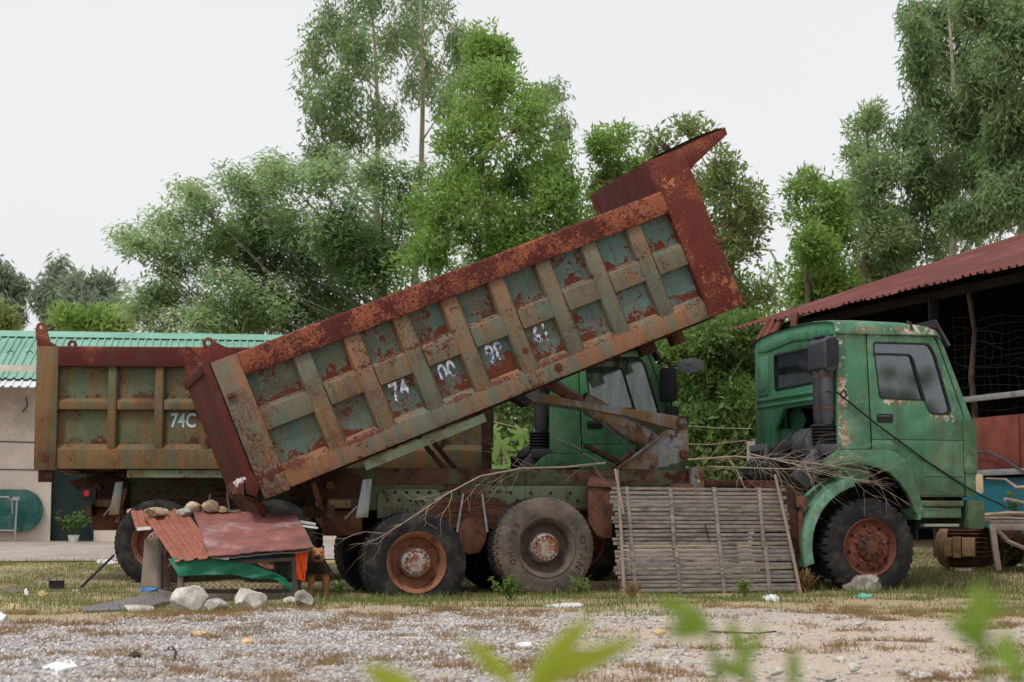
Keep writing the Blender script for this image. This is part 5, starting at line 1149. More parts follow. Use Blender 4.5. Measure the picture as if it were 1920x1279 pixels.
# ------------------------------------------------------------------ open shed on the right
E1, E2 = Vector((4.42, 34.0, 0)), Vector((7.26, 25.7, 0)); EZ = 4.42
ed = (E2 - E1).normalized(); en = Vector((-ed.y, ed.x, 0)); EL = (E2 - E1).length + 3.0
shed = empty('open_shed', (E1.x, E1.y, zt(*E1.xy))); tag(shed, 'open dark shed with a sagging red corrugated roof on the right', 'shed')
sb = shed.location
def S(t, s, z): return E1 + ed * t + en * s + Vector((0, 0, z)) - sb
def sp_(px, py, s=0.0): q = onpl(px, py, E1 + en * s, ed) - E1; return q.dot(ed), q.z
pit = .33; up = (en + Vector((0, 0, pit)))
t = 0.0; i = 0
while t < EL:
    w = .92; drop = .05 * math.sin(i * 1.3)
    so = -.45 + (.05, .12, -.06, .03, -.1, .06, -.03, .08)[i % 8]
    tin_sheet('roof_sheet', M['tin_red'], shed, w, 8.6, S(t, so, EZ + pit * so + .075 + .006 * (i % 2)), ed, up, .19, .035, ragged=.03)
    t += w - .06; i += 1
# torn corner sheet hanging down
tin_sheet('torn_sheet', M['tin_red'], shed, .5, .5, S(1.9, -.52, EZ - .02), (ed + en * .2), (-en * .35 + Vector((0, 0, -.75)) - ed * .2), .19, .035, ragged=.0)
tin_sheet('torn_sheet', M['tin_red'], shed, .35, .4, S(2.75, -.5, EZ - .02), (ed - en * .2), (-en * .1 + Vector((0, 0, -.7)) + ed * .1), .19, .035, ragged=.0)
M['timber_dark'] = mat_plain('dark_timber', lin(74, 62, 54), .9, .3, 5)
M['shed_dark'] = mat_plain('shed_shade_board', lin(30, 26, 24), .95, .3, 3, bump=0)  # near-black puts the deep interior shade into the walls and timbers
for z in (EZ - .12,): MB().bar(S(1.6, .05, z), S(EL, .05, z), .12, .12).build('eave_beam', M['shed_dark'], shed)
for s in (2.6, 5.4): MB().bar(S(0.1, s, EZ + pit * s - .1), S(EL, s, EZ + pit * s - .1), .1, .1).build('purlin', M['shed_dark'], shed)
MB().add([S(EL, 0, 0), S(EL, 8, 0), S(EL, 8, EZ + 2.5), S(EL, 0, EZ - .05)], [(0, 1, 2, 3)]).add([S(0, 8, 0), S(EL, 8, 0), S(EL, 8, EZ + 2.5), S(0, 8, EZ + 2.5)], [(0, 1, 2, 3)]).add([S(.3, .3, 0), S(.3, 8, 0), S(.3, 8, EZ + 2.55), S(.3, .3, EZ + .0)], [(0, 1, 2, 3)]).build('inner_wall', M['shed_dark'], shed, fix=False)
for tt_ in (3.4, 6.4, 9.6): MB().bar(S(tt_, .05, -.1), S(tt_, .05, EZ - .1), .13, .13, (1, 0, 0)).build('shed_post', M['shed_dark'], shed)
a = sp_(1815, 540, .1); b = sp_(1830, 790, .1)
MB().tube([S(a[0], .1, a[1]), S(a[0] + .12, .12, (a[1] * 2 + b[1]) / 3), S(a[0] + .03, .1, (a[1] + b[1] * 2) / 3), S(b[0], .1, b[1])], [.04, .035, .045, .05], 8).build('branch_pole', M['timber_dark'], shed)
for (x0, y0, x1, y1) in ((1800, 751, 1935, 740), (1818, 888, 1935, 887)):
    a, b = sp_(x0, y0), sp_(x1, y1); MB().bar(S(a[0], -.02, a[1]), S(b[0] + .8, -.02, a[1]), .06, .085).build('steel_rail', M['steel'], shed, .006)
M['plank_red'] = mat_plain('red_brown_board', lin(118, 62, 50), .8, .25, 3, dirt=lin(80, 44, 38), dirt_amt=.6)
edges = [1822, 1908, 1990, 2075]
for x0, x1 in zip(edges[:-1], edges[1:]):
    a, b, c = sp_(x0 + 1, 780), sp_(x1 - 1, 780), sp_(x0, 886); zz0, zz1 = sp_(1880, 884)[1], sp_(1880, 779)[1]
    MB().add([S(u, s, z) for u in (a[0] + .01, b[0] - .01) for s in (.02, .06) for z in (zz0, zz1)], [(0, 1, 3, 2), (4, 6, 7, 5), (0, 4, 5, 1), (2, 3, 7, 6), (0, 2, 6, 4), (1, 5, 7, 3)]).build('wall_board', M['plank_red'], shed, .005)
a, b = sp_(1800, 895), sp_(1990, 895); z0, z1 = sp_(1880, 985)[1] - .3, sp_(1880, 896)[1]
MB().add([S(u, s, z) for u in (a[0], b[0]) for s in (.03, .06) for z in (z0, z1)], [(0, 1, 3, 2), (4, 6, 7, 5), (0, 4, 5, 1), (2, 3, 7, 6), (0, 2, 6, 4), (1, 5, 7, 3)]).build('teal_board', mat_plain('teal_board', lin(14, 92, 108), .6, .15, 3), shed, .004)
rw = random.Random(3)
for k in range(22):                                              # slack wire netting across the opening
    if k < 9: x = 1790 + k * 17; pts = [sp_(x + rw.uniform(-6, 6), y, .02) for y in range(590, 780, 27)]
    else: y = 600 + (k - 9) * 14; pts = [sp_(x, y + rw.uniform(-7, 7) - (x - 1790) * .05, .02) for x in range(1785, 1940, 25)]
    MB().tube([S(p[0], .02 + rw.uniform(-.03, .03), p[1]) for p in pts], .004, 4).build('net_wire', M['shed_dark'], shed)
MB().tube([S(*(lambda p: (p[0], -.05, p[1]))(sp_(x, y))) for x, y in ((1830, 846), (1860, 848), (1890, 862), (1925, 885))], .018, 6).build('loose_hose', M['plastic'], shed)

# rack of sticks and the scrap axle drive under it
def stick(pts, r, name, mat, parent=None): return MB().tube(pts, r if hasattr(r, '__len__') else [r, r * .9, r * .7][:len(pts)] if len(pts) == 3 else r, 6).build(name, mat, parent)
RY = 23.7
rk = at(1863, 1068, RY); rack = empty('stick_rack', rk); tag(rack, 'rough grey timber bench in front of the shed at the right edge', 'bench')
def rl(px, py, Y=RY): return at(px, py, Y) - rk
MB().bar(rl(1860, 985), rl(1872, 1070), .075, .07, (0, 1, 0)).build('leg', M['twig_grey'], rack, .006)
MB().bar(rl(1862, 985, RY + 1.1), rl(1874, 1062, RY + 1.1), .075, .07, (0, 1, 0)).build('leg', M['twig_grey'], rack, .006)
MB().bar(rl(2010, 985), rl(2012, 1072), .075, .07, (0, 1, 0)).build('leg', M['twig_grey'], rack, .006)
MB().bar(rl(1855, 988), rl(2030, 988), .06, .09).build('front_rail', M['twig_grey'], rack, .006)
MB().bar(rl(1855, 984, RY + 1.1), rl(2030, 984, RY + 1.1), .06, .09).build('back_rail', M['twig_grey'], rack, .006)
MB().tube([rl(1868, 992), rl(1890, 1015), rl(1925, 1030)], .03, 6).build('brace', M['twig_grey'], rack)
MB().add([(p.x, p.y + dy, p.z + dz) for p, dy in ((rl(1855, 980), -.02), (rl(2030, 980), -.02), (rl(2030, 980), 1.15), (rl(1855, 980), 1.15)) for dz in (.0, .03)], [(0, 2, 4, 6), (1, 7, 5, 3), (0, 1, 3, 2), (2, 3, 5, 4), (4, 5, 7, 6), (6, 7, 1, 0)]).build('bench_top', M['twig_grey'], rack)
lbs = ['thick bark stick lying along the front edge of the bench top', 'split grey stick second in the pile on the bench', 'thin crooked stick on the bench pile by the cab bumper', 'pale stick lying deep in the bench pile', 'bent stick at the back of the bench pile']
for i, (y0, y1, r, dy) in enumerate(((966, 964, .032, .05), (972, 977, .022, .2), (976, 972, .018, .35), (970, 968, .025, .55), (964, 967, .02, .8))):
    tag(stick([at(1846, y0, RY + dy), at(1890, (y0 + y1) / 2 - 3, RY + dy), at(1990, y1, RY + dy)], r, 'wooden_stick', M['twig']), lbs[i], 'stick', 'sticks piled on the bench')
tag(stick([at(1848, 897, RY + .9), at(1885, 899, RY + .8), at(1907, 915, RY + .6), at(1960, 912, RY + .3)], [.012, .018, .03, .035], 'dry_branch', M['twig']), 'forked dry branch propped above the bench in front of the teal board', 'branch')
tag(stick([at(1884, 936, RY + .2), at(1915, 942, RY + .3), at(1970, 948, RY + .3)], [.03, .022, .02], 'dry_branch', M['twig']), 'short split branch end poking in front of the teal board', 'branch')
q = at(1905, 962, RY + .35); leafy('weed', 'green weed growing up through the stick pile on the bench', (q.x, q.y, q.z - .05), .35, .5, 7, M['leaf_bush'], 9, .10, .045, 'weed')
# scrap drive casing: finned barrel between two drums
sx = at(1795, 1022, 24.2); gz = zt(sx.x, 24.2); motor = empty('scrap_motor', (sx.x + .06, sx.y + .3, .475), R(-24)); tag(motor, 'rusty finned motor casing lying on the grass ahead of the front bumper', 'machine part')
M['yellow_old'] = mat_plain('old_yellow_paint', lin(128, 106, 78), .8, .25, 9, dirt=lin(92, 60, 42), dirt_amt=.8)
MB().lathe([(0, -.27), (.12, -.265), (.20, -.24), (.26, -.19), (.285, -.13), (.285, -.10), (.27, -.08), (.22, -.08)], 32, 'x').build('end_cover', M['yellow_old'], motor)
MB().lathe([(.22, -.12), (.22, .42), (.15, .52), (.10, .56)], 28, 'x').build('barrel', M['rust_dark'], motor)
for i in range(26):
    a = 2 * math.pi * i / 26; c_, s_ = math.cos(a), math.sin(a)
    MB().bar((-.10, .245 * c_, .245 * s_), (.33, .245 * c_, .245 * s_), .012, .055, (0, c_, s_)).build('cooling_fin', M['rusted'], motor)
    MB().bar((.33, .24 * c_, .24 * s_), (.54, .15 * c_, .15 * s_), .012, .10, (.5, c_, s_)).build('fan_fin', M['rust_dark'], motor)
MB().bx(-.10, .0, -.34, -.24, -.12, .12).build('terminal_box', M['yellow_old'], motor, .01)
MB().bx(.01, .12, -.35, -.24, -.14, .14).build('terminal_box', M['yellow_old'], motor, .01)
MB().bx(.13, .30, -.33, -.24, -.12, .13).build('terminal_box', M['yellow_old'], motor, .01)
MB().bx(.02, .25, -.30, .1, -.40, -.28).build('foot', M['concrete'], motor, .02)
d0 = at(1893, 1030, 25.1); dr = MB().lathe([(.05, -.10), (.12, -.10), (.13, -.06), (.22, -.04), (.30, .04), (.30, .10), (.23, .12), (.22, .0), (.05, .0)], 30, 'y').build('brake_drum', M['rust_dark'], loc=(d0.x, d0.y, zt(d0.x, d0.y) + .31), rot=(0, 0, R(20))); tag(dr, 'dark rusted brake drum standing in the shade behind the bench leg', 'brake drum')

# ------------------------------------------------------------------ bamboo slat panel leaning on the truck, with the poles tied to it
pan = empty('slat_panel', on_truck(.78, -.22, 0.0), R(14.5)); tag(pan, 'grey weathered panel of thin horizontal wooden slats leaning against the truck', 'panel')
n = NT('weathered_slat'); v = n.co((1, 6, 6)); w = n.rnd(30)
k = n.mix(n.ramp(n.noise(v, 7, 7, .7, w), .3, .7), lin(62, 57, 55), lin(144, 136, 131)); ro = n.n('ShaderNodeObjectInfo').outputs['Random']
k = n.mix(n.math('MULTIPLY', n.ramp(n.noise(n.co((.7, 3, 3)), 2.2, 4, .6, w), .55, .72), .6), k, lin(136, 142, 88)); k = n.mix(n.math('MULTIPLY', n.ramp(ro, .2, 1.0), .35), k, lin(140, 126, 122))
n.color(k); n.rough(.9); n.bump(n.noise(n.co((1, 14, 14)), 12, 5, .6), .004, .6); M['slat'] = n.m
rs_ = random.Random(5); NS = 25
lean = .16
for i in range(NS):
    t = (i + .5) / NS; z = .03 + 1.18 * t; sh = -.055 * t; L = 2.10
    x0 = .0 - .05 * t + rs_.uniform(-.03, .03); x1 = 2.14 - .10 * t + rs_.uniform(-.04, .03); y = lean * t; tl = rs_.uniform(-.006, .006)
    MB().bar((x0, y, z - tl), (x1, y, z + tl), .009, .037 + rs_.uniform(-.006, .006)).build('slat', M['slat'], pan, .002)
for x, br in ((.17, 0), (.68, 1), (1.22, 0), (1.76, 1)):
    for s, y, w in ((0, -.014, .045), (1, .016, .045)):
        if s == 0 and br: MB().bar((x + .03, y - .002, .0), (x + .01, y + lean * .45, .55), w, .01, (0, 1, 0)).bar((x - .01, y + lean * .47 - .012, .52), (x - .02, y + lean - .002, 1.21), w, .01, (0, 1, 0)).build('batten', M['slat'], pan, .002)
        else: MB().bar((x + .02, y, .0), (x - .03, y + lean, 1.21), w, .01, (0, 1, 0)).build('batten', M['slat'], pan, .002)
M['cane'] = mat_plain('pale_cane', lin(138, 124, 112), .8, .15, 9, bump=0)
for x0, x1, zt_, lb in ((.045, .02, 1.40, 'pale upright cane pole at the left end of the slat panel'), (2.16, 1.93, 1.36, 'slanting pale cane pole at the right end of the slat panel')):
    a, b = on_truck(.78 + x0, -.26, -.02), on_truck(.78 + x1, -.22 + lean * 1.1 - .05, zt_)
    tag(MB().tube([a, a.lerp(b, .5) + Vector((.006, 0, 0)), b], [.021, .019, .016], 8).build('cane_pole', M['cane']), lb, 'pole')
a, b = on_truck(.83, -.235, .9), on_truck(.765, -.12, 1.41); 
tag(MB().tube([a, b], .014, 6).build('cane_pole', M['cane']), 'short thin cane beside the left pole of the slat panel', 'pole')
tag(MB().tube([on_truck(1.83, -.15, .78), on_truck(1.83, -.17, .72), on_truck(1.86, -.18, .62)], .008, 5).build('wire_hook', M['black']), 'small black wire hook hanging on the slat panel', 'hook')

# ------------------------------------------------------------------ dead branches lying on the chassis
def twiggy(name, label, mains, seed, mat, sub=5, slen=.5, depth=2, r=.02, droop=-.2):
    rr = random.Random(seed); mb = MB()
    def grow(p, d, L, r, dp):
        pts = [p]; q = Vector(p); d = d.normalized()
        for i in range(5):
            d = (d + Vector((rr.gauss(0, .16), rr.gauss(0, .12), rr.gauss(droop * .12, .14)))).normalized(); q = q + d * L / 5; pts.append(Vector(q))
            if dp > 0 and i > 0 and rr.random() < .75: grow(Vector(q), d + Vector((rr.gauss(0, .5), rr.gauss(0, .3), rr.gauss(0, .5))), L * rr.uniform(.35, .7), r * .6, dp - 1)
        mb.tube(pts, [r * (1 - .13 * i) for i in range(6)], 5, False)
    for pts, r0 in mains:
        pts = [Vector(p) for p in pts]; n = len(pts); mb.tube(pts, [r0 * (1 - .75 * i / (n - 1)) for i in range(n)], 7)
        for i in range(1, n):
            for k in range(sub):
                t = rr.random(); p = pts[i - 1].lerp(pts[i], t); d = (pts[i] - pts[i - 1]).normalized() + Vector((rr.gauss(0, .45), rr.gauss(0, .25), rr.gauss(0, .45))); grow(p, d, slen * rr.uniform(.5, 1.2), r0 * .28, depth)
    return tag(mb.build(name, mat, fix=False), label, 'branch')
A_ = lambda px, py, y=.1: (lambda q: q)(onpl(px, py, on_truck(0, y, 0), (math.cos(R(14.5)), math.sin(R(14.5)))))
twiggy('dead_branch', 'grey dead branch hanging over the chassis down across the rear tyre', [([A_(1135, 868, .5), A_(1060, 876, .4), A_(980, 878, .3), A_(900, 893, .1), A_(840, 925, -.05), A_(790, 958, -.06), A_(745, 988, -.05), A_(705, 1012, -.05)], .014)], 4, M['twig'], 3, .5, 1)
twiggy('dead_branch', 'spray of thin bleached twigs lying behind the right cab over its front wheel', [([A_(1290, 862, .5), A_(1380, 856, .4), A_(1470, 862, .2), A_(1550, 872, -.1), A_(1630, 886, -.2)], .012), ([A_(1330, 875, .5), A_(1420, 878, .3), A_(1510, 880, .0), A_(1600, 868, -.15)], .010), ([A_(1400, 850, .4), A_(1480, 868, .1), A_(1560, 890, -.1), A_(1640, 905, -.2)], .009)], 9, M['twig'], 6, .5, 1, droop=-.1)
twiggy('dead_branch', 'bare grey stick slanting down behind the slat panel', [([A_(1362, 855, .45), A_(1380, 880, .4), A_(1398, 918, .3)], .02)], 12, M['twig_grey'], 1, .3, 0)
# wires and the plastic strip behind
for pts, lb, m in (([(1265, 832, 28), (1330, 834, 27.5), (1400, 826, 27)], 'yellow cord strung left of the right cab', 'cane'), ([(1290, 799, 28), (1350, 803, 27.8), (1410, 804, 27.5)], 'pale cord strung higher left of the right cab', 'cane'), ([(918, 789, 29), (955, 798, 28.5), (992, 808, 28)], 'pale cord crossing the gap above the papaya plant', 'cane')):
    tag(MB().tube([at(*p) for p in pts], .008, 5).build('cord', M[m]), lb, 'cord')
pb = at(1408, 830, 29); o = MB().bx(-.06, .06, -.06, .06, 0, 1.9 - 0).build('concrete_post', M['concrete'], loc=(pb.x, 29, zt(pb.x, 29))); tag(o, 'pale concrete post standing left of the right cab', 'post')

# ------------------------------------------------------------------ papaya behind the gap between the trucks
pc = at(945, 840, 29.5); pap = empty('papaya_plant', (pc.x, 29.5, zt(pc.x, 29.5))); tag(pap, 'young papaya plant with large lobed leaves seen between the truck bodies', 'plant')
top_ = pc.z - zt(pc.x, 29.5)
MB().tube([(0, 0, -.05), (.02, 0, top_ * .6), (0, 0, top_ + .1)], [.05, .04, .025], 8).build('stem', M['bark_pale'], pap)
def lobed(r, n=7):
    pts = []
    for i in range(n):
        a = R(-150 + 300 * i / (n - 1)); pts += [(r * .42 * math.sin(a - .36), r * .42 * math.cos(a - .36)), (r * .72 * math.sin(a - .22), r * .72 * math.cos(a - .22)), (r * math.sin(a), r * math.cos(a)), (r * .72 * math.sin(a + .22), r * .72 * math.cos(a + .22))]
    return pts + [(.0, -.1 * r)]
for i in range(16):
    a = 2 * math.pi * i / 16 + random.uniform(-.2, .2); L = random.uniform(.3, .7); c = Vector((math.cos(a) * L, math.sin(a) * L, top_ + random.uniform(-.45, .35))); poly = lobed(random.uniform(.2, .3))
    stk = MB().tube([(0, 0, top_ - .05), c * .5 + Vector((0, 0, top_ * .5 + .08)), c], [.012, .01, .007], 5, False).build('leaf_stalk', M['leaf_papaya'], pap, fix=False)
    lm = MB().add([(0, 0, .02)] + [(x, y, -.18 * math.hypot(x, y)) for x, y in poly], [(0, k + 1, (k + 1) % len(poly) + 1) for k in range(len(poly))]).build('leaf', M['leaf_papaya'], pap, fix=False, loc=c, rot=(R(random.uniform(40, 75)), R(random.uniform(-25, 25)), R(random.uniform(-40, 40))))
# street lamp far behind
lp = at(1447, 470, 60); lamp = empty('street_lamp', (lp.x, 60, zt(lp.x, 60))); hgt = lp.z - zt(lp.x, 60); tag(lamp, 'far white street lamp standing among the trees right of the load body', 'street lamp')
MB().tube([(0, 0, 0), (.05, 0, hgt * .7), (.12, 0, hgt - .3), (-.05, 0, hgt)], [.08, .06, .04, .03], 8).build('pole', M['steel'], lamp)
MB().bar((.0, 0, hgt), (-.45, 0, hgt + .12), .2, .1).build('lamp_head', M['white_paint'], lamp, .03)


# ------------------------------------------------------------------ rocks
def rock(label, px, py, w, h, Y=None, mat='stone', seed=1, cat='stone', group=None, yaw=0.0, squash=.8, sink=.15, z=None, name='stone', pts=None):
    """w, h in metres; py is where it meets what it lies on"""
    rr = random.Random(seed); bm = bmesh.new(); bmesh.ops.create_icosphere(bm, subdivisions=3, radius=.5)
    planes = [(Vector((rr.gauss(0, 1), rr.gauss(0, 1), rr.gauss(0, 1))).normalized(), rr.uniform(.26, .42)) for _ in range(13)]
    for v in bm.verts:
        for n_, d in planes:
            e = v.co.dot(n_) - d
            if e > 0: v.co -= n_ * e
        v.co += v.co.normalized() * (.02 * math.sin(v.co.x * 23 + seed) * math.sin(v.co.y * 19) + rr.uniform(-.008, .008))
    xs = [v.co.x for v in bm.verts]; zs = [v.co.z for v in bm.verts]; kx, kz = w / (max(xs) - min(xs)), h / (max(zs) - min(zs)); z0 = min(zs)
    for v in bm.verts: v.co = Vector((v.co.x * kx, v.co.y * kx * squash, (v.co.z - z0) * kz - h * sink))
    me = bpy.data.meshes.new(name); bm.to_mesh(me); bm.free(); me.materials.append(M[mat]); me.polygons.foreach_set('use_smooth', [True] * len(me.polygons)); me.set_sharp_from_angle(angle=R(22))
    p = gr(px, py) if Y is None else at(px, py, Y)
    return tag(link_mesh(name, me, None, p, (0, 0, yaw)), label, cat, group)
rock('large pale grey boulder with pointed top in front of the kennel', 357, 1148, .35, .29, seed=3, yaw=.2)
rock('pale rounded boulder right of the pointed one in front of the kennel', 469, 1144, .31, .24, seed=8)
rock('dark-sided grey stone near the dog, right of the kennel', 570, 1141, .20, .21, seed=12, mat='stone_mid')
rock('small low grey stone between the two pale boulders', 410, 1144, .25, .13, seed=15)
rock('flat mossy stone on the grey rubber flap', 258, 1150, .28, .09, seed=18)
rock('dull block half hidden left of the dark-sided stone', 545, 1131, .15, .08, seed=19)
rock('broad slab of rock leaning on the front wheel of the raised truck', 1620, 1110, .48, .24, seed=27, squash=.5, mat='stone_mid')
for i, (px, py, w, h, lb) in enumerate(((1332, 1272, .065, .045, 'small pale stone at the bottom edge left of the green leaf'), (1455, 1265, .09, .05, 'low grey stone at the bottom edge behind the blurred leaf tips'), (1550, 1276, .11, .05, 'flat pale stone at the bottom edge, left of the rocky corner patch'), (1602, 1257, .07, .055, 'blue-grey rounded stone in the bottom right weeds'), (1725, 1272, .12, .05, 'broad white stone at the bottom edge of the right corner patch'), (1577, 1243, .06, .05, 'upright pale stone above the blue-grey rounded one'), (1545, 1158, .06, .05, 'dark little stone on the bare earth right of the slat panel'), (1210, 1151, .06, .03, 'small tan stone on the grass edge below the slat panel'), (1395, 1140, .05, .03, 'small white stone left of the crumpled bag'), (1690, 1262, .08, .04, 'grey stone left of the broad white one at the bottom'), (1610, 1172, .07, .035, 'small stone on the bare earth below the front wheel'), (1795, 1275, .1, .05, 'pale stone at the bottom under the right-hand leaves'))):
    rock(lb, px, py, w, h, seed=40 + i, sink=.2)

# ------------------------------------------------------------------ kennel knocked together from scrap
KC = gr(340, 1126); kz0 = 0.0
def sheet4(c, nu, nv, sag=.0, wave=.0, th=.006, seed=0):         # a sheet spanned between four corners
    rr = random.Random(seed); c = [Vector(p) for p in c]; vs, fs = [], []
    nrm = (c[1] - c[0]).cross(c[3] - c[0]).normalized()
    for j in range(nv + 1):
        for i in range(nu + 1):
            u, v = i / nu, j / nv; p = (c[0] * (1 - u) + c[1] * u) * (1 - v) + (c[3] * (1 - u) + c[2] * u) * v
            p = p + nrm * (wave * (math.sin(u * 9 + seed) * .5 + math.sin(v * 7 + u * 5) * .5 + rr.uniform(-.4, .4))) - Vector((0, 0, sag * 4 * u * (1 - u))); vs.append(p)
    n = len(vs); vs += [p - nrm * th for p in vs]
    for j in range(nv):
        for i in range(nu):
            a = j * (nu + 1) + i; q = (a, a + 1, a + nu + 2, a + nu + 1); fs.append(q); fs.append(tuple(x + n for x in q[::-1]))
    ed = [i for i in range(nu + 1)] + [(j + 1) * (nu + 1) - 1 for j in range(1, nv + 1)] + [nv * (nu + 1) + i for i in range(nu - 1, -1, -1)] + [j * (nu + 1) for j in range(nv - 1, 0, -1)]
    for a, b in zip(ed, ed[1:] + ed[:1]): fs.append((a, a + n, b + n, b))
    return MB().add(vs, fs)
ken = empty('dog_kennel', KC); tag(ken, 'makeshift wire-mesh dog kennel standing under the tail of the raised truck', 'kennel')
KF, KB = 18.85, 20.05
kfl, kfr = at(338, 1126, KF), at(552, 1117, 19.15); kbl, kbr = at(300, 1108, KB), at(560, 1100, KB + .1)
for q in (kfl, kfr, kbl, kbr): q.z = 0.0
def K(p): return Vector(p) - KC
cor = [kfl, kfr, kbr, kbl]; hgt = [.38, .43, .78, .78]
M['timber'] = mat_plain('old_timber', lin(112, 104, 98), .9, .25, 6)
for p, h in zip(cor, hgt): MB().bar(K(p) - Vector((0, 0, .03)), K(p) + Vector((0, 0, h)), .055, .055, (1, 0, 0)).build('corner_post', M['timber'], ken, .004)
for i in range(4):
    a, b = cor[i], cor[(i + 1) % 4]
    MB().bar(K(a) + Vector((0, 0, hgt[i])), K(b) + Vector((0, 0, hgt[(i + 1) % 4])), .04, .04).build('top_rail', M['timber'], ken, .004)
    MB().bar(K(a) + Vector((0, 0, .05)), K(b) + Vector((0, 0, .05)), .05, .06).build('bottom_rail', M['timber'], ken, .004)
def wire_net(a, b, za, zb, z0, step=.055):                      # diamond wire net between two posts
    mb = MB(); L = (b - a).length; d = (b - a).normalized(); H = max(za, zb)
    for sgn in (1, -1):
        k = -H
        while k < L + H:
            s0, s1 = (k, k + H) if sgn > 0 else (k + H, k); t0, t1 = max(0, min(1, (0 - k) / H)), max(0, min(1, (L - k) / H))
            if t1 > t0:
                f = lambda t: (a + d * (k + H * t)) + Vector((0, 0, z0 + (H - z0) * (t if sgn > 0 else 1 - t)))
                mb.tube([K(f(t0)), K(f(t1))], .0022, 3, False)
            k += step
    return mb
wire_net(kfl, kbl, .45, .45, .04).build('wire_mesh', M['rust_dark'], ken, fix=False)
wire_net(kfl, kfr, .16, .16, .04, .06).build('wire_mesh', M['rust_dark'], ken, fix=False)
wire_net(kbl, kbr, .6, .6, .04, .07).build('wire_mesh', M['rust_dark'], ken, fix=False)
# things laid over and round it
M['tin_rust'] = mat_rust('faded_red_tin', lin(146, 90, 76), lin(152, 98, 80), lin(112, 64, 54), .5, .12, .60, .05, 8, 2.0, .3)
c0, c1 = at(268, 964, 20.0), at(329, 1054, 18.75); ex = at(360, 967, 20.0) - c0
o = tin_sheet('tin_sheet', M['tin_rust'], None, .46, (c1 - c0).length, c1, at(391, 1047, 18.75) - c1, c0 - c1, .14, .022); tag(o, 'faded red corrugated tin sheet sloping over the left of the kennel', 'tin sheet')
c0, c1 = at(247, 966, 20.15), at(254, 990, 19.75); o = tin_sheet('tin_sheet', M['tin_rust'], None, .24, .6, c1, (1, .0, .0), c0 - c1, .08, .012); tag(o, 'small orange tin offcut poking out at the left under the larger tin sheet', 'tin sheet')
tag(MB().bar(at(257, 992, 19.72), at(284, 990, 19.72), .03, .035).build('pale_batten', M['white_paint']), 'short cream batten under the small tin offcut', 'batten')
n = NT('red_ply'); v = n.co(); k = n.mix(n.ramp(n.noise(v, 2.4, 6, .65), .35, .68), lin(104, 66, 66), lin(146, 88, 80)); k = n.mix(n.math('MULTIPLY', n.ramp(n.noise(v, 1.7, 7, .7), .52, .7), .6), k, lin(178, 158, 160)); k = n.mix(n.math('MULTIPLY', n.ramp(n.noise(v, 7, 8, .75), .52, .66), .7), k, lin(96, 74, 68)); n.color(k); n.rough(.7); n.bump(n.noise(v, 14, 5), .004); M['ply'] = n.m
bc = [at(392, 1045, 18.68), at(586, 1027, 18.85), at(554, 966, 20.1), at(360, 957, 20.05)]
bc = [p + Vector((0, 0, .018)) for p in bc]
o = sheet4(bc, 22, 14, .012, .012, .012, 3).build('plywood_sheet', M['ply'], ang=60); tag(o, 'large dusty red plywood sheet sloping over the right of the kennel', 'board')
o = sheet4([p + Vector((.02, .02, -.022)) for p in bc], 20, 6, .02, .014, .012, 9).build('plywood_sheet', M['timber'], ang=60); tag(o, 'warped dark layer directly beneath the red plywood sheet', 'board')
for i, (px, py, w, h, m, lb) in enumerate(((296, 968, .27, .10, 'stone_tan', 'flat tan stone holding down the corrugated tin on the kennel'), (343, 971, .17, .115, 'stone', 'angular grey stone on the tin beside the red plywood'), (364, 962, .18, .13, 'stone_tan', 'orange-brown stone at the back of the kennel roof'), (394, 962, .22, .15, 'stone_tan', 'biggest pale tan stone at the back of the kennel roof'), (415, 962, .16, .08, 'stone_tan', 'pale low stone right of the biggest one on the kennel roof'))):
    rock(lb, px, py, w, h, 19.85 + (.15 if i > 1 else 0), m, 60 + i, group='stones weighing down the kennel roof', sink=.02)
tag(MB().bar(at(378, 963, 20.05), at(450, 957, 20.0), .03, .02).build('stick', M['timber']), 'thin grey lath lying along the back of the red plywood', 'stick')
tag(MB().bar(at(560, 985, 19.9), at(596, 990, 19.9), .12, .02).bar(at(562, 978, 20.0), at(592, 983, 20.0), .06, .03).build('timber_offcut', M['white_paint']), 'pale timber offcut right of the red plywood under the truck tail', 'offcut')
M['tarp_green'] = mat_plain('green_tarp', lin(24, 104, 78), .5, .25, 6); M['tarp_blue'] = mat_plain('blue_cloth', lin(44, 86, 132), .8, .2, 8); M['tarp_grey'] = mat_plain('grey_tarp', lin(66, 68, 64), .7, .2, 5); M['orange'] = mat_plain('orange_cloth', lin(232, 92, 40), .8, .15, 8)
def drape(name, label, top, bot, mat, wave=.02, nu=16, nv=6, seed=1, cat='cloth'):
    rr = random.Random(seed); vs, fs = [], []
    def along(pl, t):
        k = t * (len(pl) - 1); i = min(int(k), len(pl) - 2); return Vector(pl[i]).lerp(Vector(pl[i + 1]), k - i)
    for j in range(nv + 1):
        for i in range(nu + 1):
            u, v = i / nu, j / nv; p = along(top, u).lerp(along(bot, u), v); p += Vector((rr.uniform(-.005, .005), wave * math.sin(u * 22 + v * 3 + seed) * (.3 + v) + rr.uniform(-.006, .006), rr.uniform(-.004, .004))); vs.append(p)
    for j in range(nv):
        for i in range(nu): a = j * (nu + 1) + i; fs.append((a, a + 1, a + nu + 2, a + nu + 1))
    n = len(vs); vs += [p + Vector((0, .004, 0)) for p in vs]; fs += [tuple(x + n for x in q[::-1]) for q in fs]
    return tag(MB().add(vs, fs).build(name, mat, fix=False, ang=60), label, cat)
